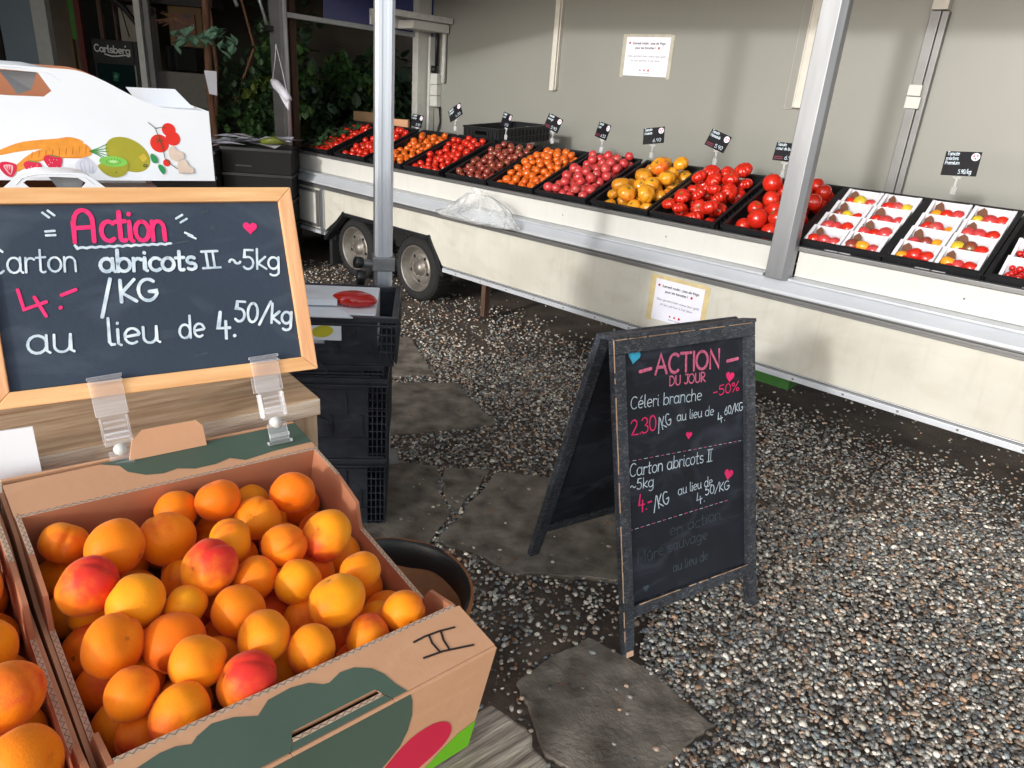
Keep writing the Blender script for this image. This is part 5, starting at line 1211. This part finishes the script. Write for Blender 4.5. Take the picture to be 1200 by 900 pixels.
    for q in range(14): a = 2*pi*q/14; flat(m, ell(-.209+.014*cos(a),.041+.0055*sin(a),.001,.0008,n=6), ink, y-.0014)
    flat(m, ell(-.206,.018,.0012,.0012,n=6), ink, y-.0014); m.build('printed_kiwi', c)
    m = MB(); tr = mat('print_tomato',lin(226,44,30),.5,var=.05,scale=40); gs = mat('print_stem',lin(60,90,50),.5); gf = mat('print_leaf_dark',lin(40,140,80),.5)
    for x, z, r in ((-.090,.112,.0145),(-.083,.0935,.0155),(-.112,.082,.0195),(-.101,.040,.0080)): flat(m, ell(x,z,r*.98,r), tr, y-.0002*(1+r*40))
    ribbon(m, [(-.130,.126),(-.117,.114),(-.113,.098),(-.106,.070),(-.104,.050),(-.092,.036),(-.076,.024)], .0016, gs, y-.0016); ribbon(m, [(-.117,.114),(-.104,.117),(-.096,.118)], .0014, gs, y-.0016)
    for a in range(5): ribbon(m, [(-.112,.089),(-.112+.008*cos(a*1.3),.089+.006*sin(a*1.3))], .0014, gs, y-.0017)
    blob(m, [(-.134,.052),(-.130,.060),(-.120,.050),(-.121,.040),(-.130,.040)], gf, y-.0016); blob(m, [(-.120,.034),(-.114,.036),(-.106,.026),(-.110,.014),(-.118,.024)], gf, y-.0016)
    m.build('printed_tomatoes', c)
    m = MB(); mu_ = mat('print_mushroom',lin(220,200,184),.5,var=.06,scale=60); ms = mat('print_mushroom_shade',lin(190,168,152),.5)
    blob(m, [(-.094,.052),(-.094,.070),(-.084,.078),(-.077,.068),(-.066,.064),(-.063,.052),(-.075,.046),(-.083,.044)], mu_, y-.0018); blob(m, [(-.080,.030),(-.076,.044),(-.062,.048),(-.056,.036),(-.046,.028),(-.048,.018),(-.064,.020),(-.076,.018)], mu_, y-.0021)
    ribbon(m, [(-.078,.018),(-.064,.016),(-.044,.019)], .0018, ms, y-.0018); m.build('printed_mushrooms', c)
    m = MB(); blob(m, ell(-.470,.058,.030,.050), print_red, y); m.build('printed_fruit', c)
    return c
Mw = frame(Vector((-.7467,1.7283,1.29)), hdv, hn, Vector((0,0,1)))
white_carton(Mw, 'white carton with printed carrots, kiwi, mango and tomatoes, topmost of the stack', .76, .158, .224, .30)
# lower one stands nearer, its crown in front of the print
Mw2 = Mw @ T((-.125,-.085,-.160)) 
white_carton(Mw2, 'white carton under the one with the printed carrots, its hand hole showing brown inside', .40, .145, .187, .40, False)
# support stack under the white cartons
Mw3 = Mw @ T((.0,-.06,-.31))
white_carton(Mw3, 'lowest white carton of the stack behind the Action board', .62, .145, .146, .36, False)
MB().box(-.62,-.05,-.40,-.02,.34,-.3135,dark_paint).box(-.60,-.03,-1.285,-.56,.0,-.4005,dark_paint).box(-.08,-.03,-1.285,-.04,.0,-.4005,dark_paint).box(-.60,.30,-1.285,-.56,.33,-.4005,dark_paint).box(-.08,.30,-1.285,-.04,.33,-.4005,dark_paint).build('low_bench', None, Mw, label='dark bench carrying the white cartons behind the Action board', cat='bench')
# white card edge at far left under the board
MB().box(-.16,0,-.05,-.012,.002,.022,white_card).build('white_card', None, frame(Vector((-.4655,.632,1.178)), Xc, perp, Vector((0,0,1))), label='plain white card standing at the left edge under the Action board', cat='card')

# ================================================================== STACK OF BLACK CRATES beside the stall
def big_crate(M, w, d, h, label, rich=True):
    c = emp('stacked_crate', M, label, 'crate', 'black crates stacked between the Action board and the pole')
    b = blk_ribs; t = .01
    MB().box(-w+.012,.012,0,-.012,d-.012,.01,b).build('base', c)
    # front (y=0) smooth centre panel with ribs and slots, local x -w..0
    m = MB()
    hz0, hz1 = h*.42, h*.42+.035
    m.box(-w+.07,.008,.012,-w/2-.06,.016,h-.02,b); m.box(-w/2+.06,.008,.012,-.07,.016,h-.02,b); m.box(-w/2-.0595,.008,.012,-w/2+.0595,.016,hz0,b); m.box(-w/2-.0595,.008,hz1,-w/2+.0595,.016,h-.02,b)
    m.build('front_panel', c)
    m = MB()
    for k in range(9):
        x = -w+.09+k*(w-.18)/8; m.prism([(x-.005,h*.58),(x+.005,h*.58),(x+.002,h*.82),(x-.002,h*.82)] if k % 2 else [(x-.004,h*.3),(x+.004,h*.3),(x+.003,h*.55),(x-.003,h*.55)], .001, .0078, b, axis='y')
    m.box(-w+.07,.002,h*.26,-.07,.0078,h*.28,b); m.box(-w+.07,.002,h*.84,-.07,.0078,h*.86,b)
    n = 16
    for k in range(n):   # curved rib over the hand hole
        a0 = pi*k/n; a1 = pi*(k+1)/n; q = lambda a, r: (-w/2-r*1.7*cos(a), h*.36+r*sin(a))
        m.prism([q(a0,.062),q(a1,.062),q(a1,.067),q(a0,.067)], .001,.0078, b, axis='y')
    m.build('front_rib', c)
    # lattice corners on both faces
    m = MB()
    for x0, x1 in ((-.069,-.004),(-w+.004,-w+.069)):
        for k in range(5): x = x0+(x1-x0)*k/4; m.box(x-.0022,.004,.012,x+.0022,.014,h-.018,b)
        for k in range(int(h/.03)): z = .02+k*.03; m.box(x0,.006,z,x1,.012,z+.004,b)
    for k in range(17): y = .02+k*(d-.04)/16; m.box(-.010,y-.0025,.012,.0,y+.0025,h-.018,b)
    for k in range(int(h/.026)): z = .016+k*.026; m.box(-.008,.012,z,-.002,d-.012,z+.004,b)
    for k in range(6): y = .04+k*(d-.08)/5; m.box(-w,y-.01,.012,-w+.01,y+.01,h-.018,b)
    m.box(-w+.001,d-.012,.012,-.012,d-.004,h-.02,b)
    m.build('lattice', c)
    m = MB(); m.box(-w,0,h-.0175,0,.02,h,b); m.box(-w,d-.02,h-.0175,0,d,h,b); m.box(-w,.0205,h-.0175,-w+.02,d-.0205,h,b); m.box(-.02,.0205,h-.0175,0,d-.0205,h,b)
    m.box(-w-.003,-.003,h-.03,.003,.0,h-.024,b)
    m.build('rim', c, bevel=.003)
    return c
Mst = T((-.428,2.235,0)) @ RZ(9)
z = .0
labs = ['bottom black crate of the stack beside the pole','black crate in the lower middle of the stack beside the pole','black crate in the upper middle of the stack beside the pole','topmost black crate of the stack beside the pole, holding a white carton']
for k, (hh, dx, rot) in enumerate(((.285,0,0),(.315,.004,-.6),(.05,-.01,.5),(.175,.034,-.8))):
    big_crate(Mst @ T((dx,0,z)) @ RZ(rot), .60, .40, hh, labs[k] if hh > .06 else 'flat black tray crate in the upper middle of the stack beside the pole')
    z += hh-.003
zt = z
c = emp('white_carton', Mst @ T((-.01,.02,zt-.165)), 'flat white carton with a pear print lying in the topmost black crate by the pole', 'carton')
MB().box(-.56,.004,0,-.03,.34,.172,white_card).build('carton_body', c, bevel=.003)
MB().prism([(-.56,.0),(-.10,.0),(-.14,.045),(-.50,.06)],.172,.176,white_card,RX(12)).build('open_flap', c)
MB().prism([(-.48,.05),(-.16,.07),(-.19,.13),(-.46,.13)],.178,.20,white_card).build('open_flap', c)
m = MB(); blob(m, ell(-.20,.115,.035,.020,.2), mat('print_pear',lin(206,196,50),.5), -.0195); blob(m, ell(-.30,.110,.02,.012,.2), mat('print_tops',lin(70,150,70),.5), -.0195)
m.build('pear_print', c)
MB().box(-.34,-.0190,.085,-.14,-.0165,.135,white_card).build('side_opening_face', c)
link('red_pepper', fruit_mesh('red_pepper', tom_red, ribs=4, ribamp=.12, sx=1.6, sz=.6, n=24, rows=14), None, Mst @ T((-.115,.12,zt+.030)) @ RZ(-10) @ Matrix.Scale(.046,4), label='red pepper lying on the white carton in the top black crate', cat='pepper')
link('red_pepper', fruit_mesh('red_pepper', tom_red, ribs=4, ribamp=.12, sx=1.6, sz=.6, n=24, rows=14), None, Mst @ T((-.40,.22,zt+.060)) @ RZ(20) @ Matrix.Scale(.046,4), label='red pepper behind the white flaps next to the frame of the Action board', cat='pepper')

# ================================================================== LINED TUB below the cartons
tc_ = Vector((-.265,1.385,0))
tub = emp('round_tub', T(tc_), 'round brown tub with a folded black liner, on the ground beside the apricots', 'tub')
MB().lathe([(0,.0),(.165,.0),(.172,.02),(.205,.40),(.208,.404),(.202,.404),(.186,.275),(0,.265)], tub_m, 56).build('tub_wall', tub)
m = MB(); v = []; f = []; n = 72
for j, (r, z_) in enumerate([(.2065,.4055),(.2062,.4085),(.2045,.411),(.2025,.409),(.1985,.402),(.194,.36),(.192,.335)]):
    for i in range(n):
        a = 2*pi*i/n; q = 1+.012*noise.noise(Vector((cos(a)*4,sin(a)*4,j*.6))); v.append((cos(a)*r*q, sin(a)*r*q, z_+.012*noise.noise(Vector((cos(a)*3,sin(a)*3,7)))*(1 if j in (0,6) else .2)))
for j in range(6):
    for i in range(n): f.append((j*n+i, j*n+(i+1) % n, (j+1)*n+(i+1) % n, (j+1)*n+i))
m.add(v, f, blk, smooth=True); m.build('black_liner', tub)
MB().lathe([(.2072,.375),(.2125,.378),(.2155,.40),(.2145,.408),(.2078,.4072)], tub_m, 56).build('rim_band', tub)

# ================================================================== BACKGROUND: covered terrace behind, to the left
Y0 = 8.0
def wall_piece(name, x0, x1, z0, z1, y, m, label, cat, t=.06, **kw): return MB().box(x0,y,z0,x1,y+t,z1,m).build(name, None, label=label, cat=cat, **kw)
bld = emp('terrace_building', T((-4.5,8.2,0)), 'dark covered terrace front with panels and a glazed door at the far left', 'building')
def bp(name, x0, x1, z0, z1, y, m, t=.05): return MB().box(x0+4.5,y-8.2,z0,x1+4.5,y-8.2+t,z1,m).build(name, bld)
bp('back_wall', -9.0, 1.5, 0, 3.2, 9.6, mat('terrace_wall',lin(88,80,70),.9,var=.3,scale=2), .2)
bp('roof', -9.5, -1.6, 2.35, 2.45, 6.4, brown_wood, 3.4)
bp('side_wall', -9.4, -9.2, 0, 3.0, 4.0, dark_paint, 5.5)
bp('added_shade_wall', -5.9, -5.7, 0, 4.4, .9, mat('terrace_wall',lin(88,80,70),.9), 6.9); bp('added_shade_roof', -5.7, -1.7, 3.35, 3.45, 2.6, brown_wood, 3.8)  # unseen wall and roof, added to keep light off the trailer's left part
bp('grey_panel', -5.53, -5.17, .2, 2.3, 7.96, grey_panel); bp('dark_pillar', -6.3, -5.54, 0, 2.3, 7.95, dark_paint, .1)
bp('white_door_post', -5.16, -5.01, 0, 2.3, 7.92, white_paint, .08)
bp('orange_board', -4.99, -4.80, 1.78, 1.98, 8.4, orange_p); bp('green_strip', -4.81, -4.74, 1.66, 2.05, 7.98, green_p); bp('green_strip', -4.83, -4.815, .2, 2.3, 7.98, ochre)
bp('window_frame', -4.74, -4.68, 0, 2.3, 7.95, red_brown, .08); bp('window_pane', -4.679, -4.50, .3, 2.1, 7.99, dark_glass, .01); bp('window_frame', -4.50, -4.46, 0, 2.3, 7.95, brown_wood, .08)
bp('window_pane', -4.459, -4.345, .3, 2.1, 7.99, dark_glass, .01); bp('window_frame', -4.345, -4.325, 0, 2.3, 7.96, brown_wood, .06)
bp('plaster_wall', -4.32, -3.98, 0, 2.02, 8.02, plaster, .1); bp('dark_lintel', -4.75, -3.3, 2.05, 2.35, 7.9, dark_paint, .3)
bp('ochre_board', -3.80, -3.46, 1.68, 2.3, 8.0, ochre, .05); bp('picture_board', -3.74, -3.52, 1.74, 1.98, 7.97, mat('faded_picture',lin(120,66,44),.6,col2=lin(60,54,60),scale=9), .02)
bp('screen', -3.86, -3.53, 1.45, 1.67, 7.96, dark_glass, .06); bp('low_partition', -3.92, -3.42, .1, 1.43, 7.9, mat('grey_partition',lin(112,108,100),.7,var=.08), .06)
m = MB(); m.tube([(x+4.5, -.38, zz) for x, zz in ((-4.6,2.20),(-4.35,2.12),(-4.15,1.98),(-4.05,1.86),(-3.95,1.90),(-3.86,1.98))], .03, dark_paint, 8); m.tube([(.22,-.36,2.1),(.27,-.36,1.7)],.006,blk,5); m.tube([(.28,-.36,2.1),(.36,-.36,1.72)],.006,blk,5); m.build('hose', bld)
st = emp('bar_stool', T((-5.0,9.0,0)), 'dark bar stool in the gloom behind the white door post', 'stool')
MB().box(-.16,-.16,1.42,.16,.16,1.47,dark_paint).build('seat', st)
for x, y_ in ((-.13,-.13),(.13,-.13),(-.13,.13),(.13,.13)): MB().tube([(x,y_,0),(x*.9,y_*.9,1.42)],.014,ochre,6).build('leg', st)
# drinks fridge
fg = emp('drinks_fridge', T((-4.24,7.70,0)), 'black drinks fridge with a white Carlsberg sign on its top panel', 'fridge')
MB().box(-.225,.02,.05,.225,.22,1.68,dark_paint).build('cabinet', fg, bevel=.006)
MB().box(-.20,.012,.12,.185,.019,1.46,mat('fridge_glass',lin(12,34,34),.1,var=.3,scale=4)).build('glass_door', fg)
MB().box(.188,.0,.12,.205,.019,1.46,alu_dark).build('door_handle', fg)
MB().box(-.222,.008,1.475,.19,.019,1.675,mat('fridge_sign',lin(22,26,26),.4)).build('sign_panel', fg)
m = MB(); G['B'] = (.62, [[(.05,1),(.05,0)],[(.05,1)]+A(.2,.76,.26,.24,80,-80)+[(.05,.52)]+A(.22,.26,.3,.26,80,-80)+[(.05,0)]])
write(m, 'Carlsberg', (-.20,1.565),(.165,1.560),.062,.0115,white_paint,.0065,jit=0,slant=.0); ribbon(m, [(-.10,1.545),(-.03,1.530),(.03,1.535),(.10,1.548),(.15,1.545)], .012, white_paint, .0065); flat(m, [(.10,1.625),(.125,1.640),(.12,1.618)], white_paint, .0065)
m.build('sign_lettering', fg)
MB().tube([(-.02,.011,1.30),(-.01,.011,1.38)],.03,mat('bottle_green',lin(50,110,80),.3),8).build('bottle_picture', fg)
MB().box(-.03,-.03,0,.03,.03,2.3,white_paint).box(.06,-.02,0,.11,.03,2.2,alu_dark).build('down_pipe', None, T((-3.96,7.72,0)), label='pale pipe and post right of the drinks fridge', cat='pipe')
# parked boxes behind trailer's left end: papers on black crates
for k, (x, y_, h_, lb) in enumerate(((-2.62,5.55,.93,'black crates topped with crumpled white papers behind the white carton'),(-2.10,5.75,.96,'taller pile of black crates with papers beside the trailer end'))):
    c = emp('crate_pile', T((x,y_,0)) @ RZ(8), lb, 'crate pile')
    n = int(h_/.17)
    for q in range(n): MB().box(-.30,0,.003+q*h_/n,.22,.4,(q+1)*h_/n-.022,dark_box).box(-.31,-.012,(q+1)*h_/n-.021,.23,.41,(q+1)*h_/n,blk).box(-.2,-.006,q*h_/n+.05,-.08,-.0005,q*h_/n+.062,white_card if q%2 else blk).build('crate', c)
    m = MB(); rr = random.Random(k)
    for q in range(16):
        px, py, pz = rr.uniform(-.28,.18), rr.uniform(.0,.36), h_+.01+q*.004
        m.add([(-.10,-.07,0),(.09,-.06,.012),(.10,.06,.0),(-.09,.07,.018)], [(0,1,2,3)], paper if q % 3 else pun_white, T((px,py,pz)) @ RZ(rr.uniform(0,180)) @ RX(rr.uniform(-8,8)))
    m.build('papers', c)
    if k == 1: MB().tube([(.0,.02,h_+.05),(.10,.0,h_+.07),(.18,.02,h_+.05)],[.02,.028,.015],mat('dull_green_bag',lin(96,104,30),.5),8).build('green_bag', c)

# trees and shrubs
def leaves(n, cen, ext, size, m, seed, clump=0):
    r = random.Random(seed); mb = MB(); C = [Vector((r.gauss(0,.42),r.gauss(0,.42),r.gauss(0,.42))) for _ in range(clump)] if clump else None
    for k in range(n):
        if C: c = r.choice(C); p = c+Vector((r.gauss(0,.16),r.gauss(0,.16),r.gauss(0,.16)))
        else: p = Vector((r.uniform(-1,1),r.uniform(-1,1),r.uniform(-1,1)))
        p = Vector(cen)+Vector((p.x*ext[0],p.y*ext[1],p.z*ext[2])); s = size*r.uniform(.6,1.4)
        q = Matrix.Translation(p) @ Matrix.Rotation(r.uniform(0,6.28),4,'Z') @ Matrix.Rotation(r.gauss(.5,.6),4,'X') @ Matrix.Scale(s,4)
        mb.add([(0,-.5,0),(.33,-.18,.07),(.30,.18,.05),(0,.6,-.06),(-.30,.18,.05),(-.33,-.18,.07),(0,0,-.02)], [(0,1,6),(1,2,6),(2,3,6),(3,4,6),(4,5,6),(5,0,6)], m, q)
    return mb
def plant(name, loc, label, cat, trunkpts, specs, group=None):
    c = emp(name, T(loc), label, cat, group)
    if trunkpts:
        m = MB()
        for P in trunkpts: m.tube([p[:3] for p in P], [p[3] for p in P], bark, 8)
        m.build('trunk', c)
    for (n, cen, ext, size, mt, seed, cl) in specs:
        leaves(n, cen, ext, size, mt, seed, cl).build('foliage', c, kind='stuff')
    return c
tr_ = plant('climbing_plant', (-2.95,6.9,0), 'leafy creeper round a reddish stem beside the trailer, a white note on it', 'plant',
  [[(0,0,0,.035),(.01,0,.8,.03),(-.01,.0,1.3,.035),(.02,0,2.3,.03)],[(.03,0,1.1,.02),(.06,.02,1.5,.018),(.02,.03,2.2,.014)],[(.2,0,1.2,.012),(.42,0,1.7,.012),(.3,0,2.2,.01)]],
  [(700,(.40,.1,1.30),(.36,.3,.50),.085,leaf_b,1,26),(420,(.46,.05,1.18),(.34,.3,.36),.08,leaf_a,2,16),(160,(.42,0,1.42),(.2,.2,.14),.07,leaf_c,3,6),(200,(.58,.1,1.72),(.3,.2,.34),.085,leaf_a,4,9)])
pl_ = MB().add([(0,-.5,0),(.30,-.22,.06),(.36,.1,.05),(.16,.25,.03),(0,.62,-.08),(-.16,.25,.03),(-.36,.1,.05),(-.30,-.22,.06),(0,0,-.03)], [(i,(i+1) % 8,8) for i in range(8)], leaf_pale).mesh('leaf')
rr = random.Random(8)
for k in range(46):
    u = rr.uniform(0,1); x = -.22+.50*u+rr.uniform(-.04,.04); zz = 1.66+.11*sin(u*3)+rr.uniform(-.06,.06)
    link('leaf', pl_, tr_, T((x,-.12+rr.uniform(-.1,.1),zz)) @ RZ(rr.uniform(0,360)) @ RX(rr.uniform(10,60)) @ Matrix.Scale(rr.uniform(.08,.13),4))
MB().prism([(-.06,.09),(.05,.09),(.04,-.11),(-.03,-.10)],0,.006,paper,axis='y').build('pinned_note', None, T((-2.87,6.74,1.39)), label='white slip of paper pinned to the reddish stem', cat='note')
m = MB(); rr = random.Random(4)
for k in range(14): m.tube([(rr.uniform(-.05,.0),rr.uniform(-.05,.05),rr.uniform(-.02,.05)),(-.15,.0,.02+rr.uniform(0,.06)),(-.32+rr.uniform(-.05,.05),0,.06+rr.uniform(-.08,.05))],.003,bark,4)
m.build('twigs', None, T((-3.0,6.8,1.82)), label='bare dry twigs sticking out left of the reddish stem', cat='twigs')
specs = [(-2.75,8.6,1.2,31),(-2.2,8.9,1.3,32),(-1.7,8.4,1.15,33),(-1.25,8.8,1.25,34),(-.7,9.0,1.2,35),(-2.45,7.9,.95,36)]
pos = ['far left behind the creeper','left of centre','in the middle','right of the middle','far right against the back post','low in front']
for k, (x, y_, hh, sd) in enumerate(specs):
    plant('shrub', (x,y_,0), f'dark leafy shrub seen through the open trailer end, {pos[k]}', 'shrub', [[(0,0,0,.03),(.03,0,.6,.025),(-.05,.03,1.2,.015)],[(0,0,.4,.02),(.25,.0,1.1,.012)],[(0,0,.4,.02),(-.25,.05,1.3,.012)]],
      [(520,(0,0,hh),(.42,.35,.75),.12,leaf_b,sd,22),(180,(0,-.2,hh*1.05),(.36,.25,.6),.11,leaf_a,sd+50,10),(60,(.05,-.25,hh*1.15),(.3,.2,.5),.09,leaf_c,sd+90,5)], 'shrubs behind the open end of the trailer')
MB().prism([(0,0),(2.6,-.25),(2.6,.55),(0,.55)],0,.02,blue_m,axis='y').build('blue_awning', None, T((-2.1,7.6,2.02)) @ RZ(4) , label='dark blue tarpaulin hanging behind the open end of the trailer', cat='tarpaulin')
MB().box(-.1,0,0,.1,.1,.22,ochre).box(.12,.0,.0,.4,.1,.18,kraft).build('wooden_crates', None, T((-1.55,6.9,1.02)), label='small wooden crates behind the first tomato crates', cat='crates')
MB().box(-.4,-.1,0,.6,.4,1.015,dark_box).build('low_table', None, T((-1.55,6.9,0)), label='dark table behind the trailer end', cat='table')

# dry leaf scraps and bits of twig on the soil
m = MB(); rr = random.Random(77); dl = mat('dry_leaf', lin(150,104,70), .8, col2=lin(96,70,50), scale=40)
for k in range(120):
    x = rr.uniform(-.5,1.6); y_ = rr.uniform(1.2,4.2); s_ = rr.uniform(.008,.022)
    m.add([(0,-.5,.1),(.3,0,.2),(0,.6,.12),(-.3,0,.16)], [(0,1,2,3)], dl, T((x,y_,.012)) @ RZ(rr.uniform(0,360)) @ RX(rr.uniform(-20,20)) @ Matrix.Scale(s_,4))
for k in range(36):
    x = rr.uniform(-.3,1.6); y_ = rr.uniform(1.2,3.6); a = rr.uniform(0,6.28); l = rr.uniform(.02,.06)
    m.tube([(x,y_,.014),(x+cos(a)*l*.5,y_+sin(a)*l*.5,.017),(x+cos(a+.3)*l,y_+sin(a+.3)*l,.014)], .0012, bark, 4)
m.build('leaf_litter', None, label='scraps of dry leaves and twigs scattered on the gravel', cat='litter', kind='stuff')
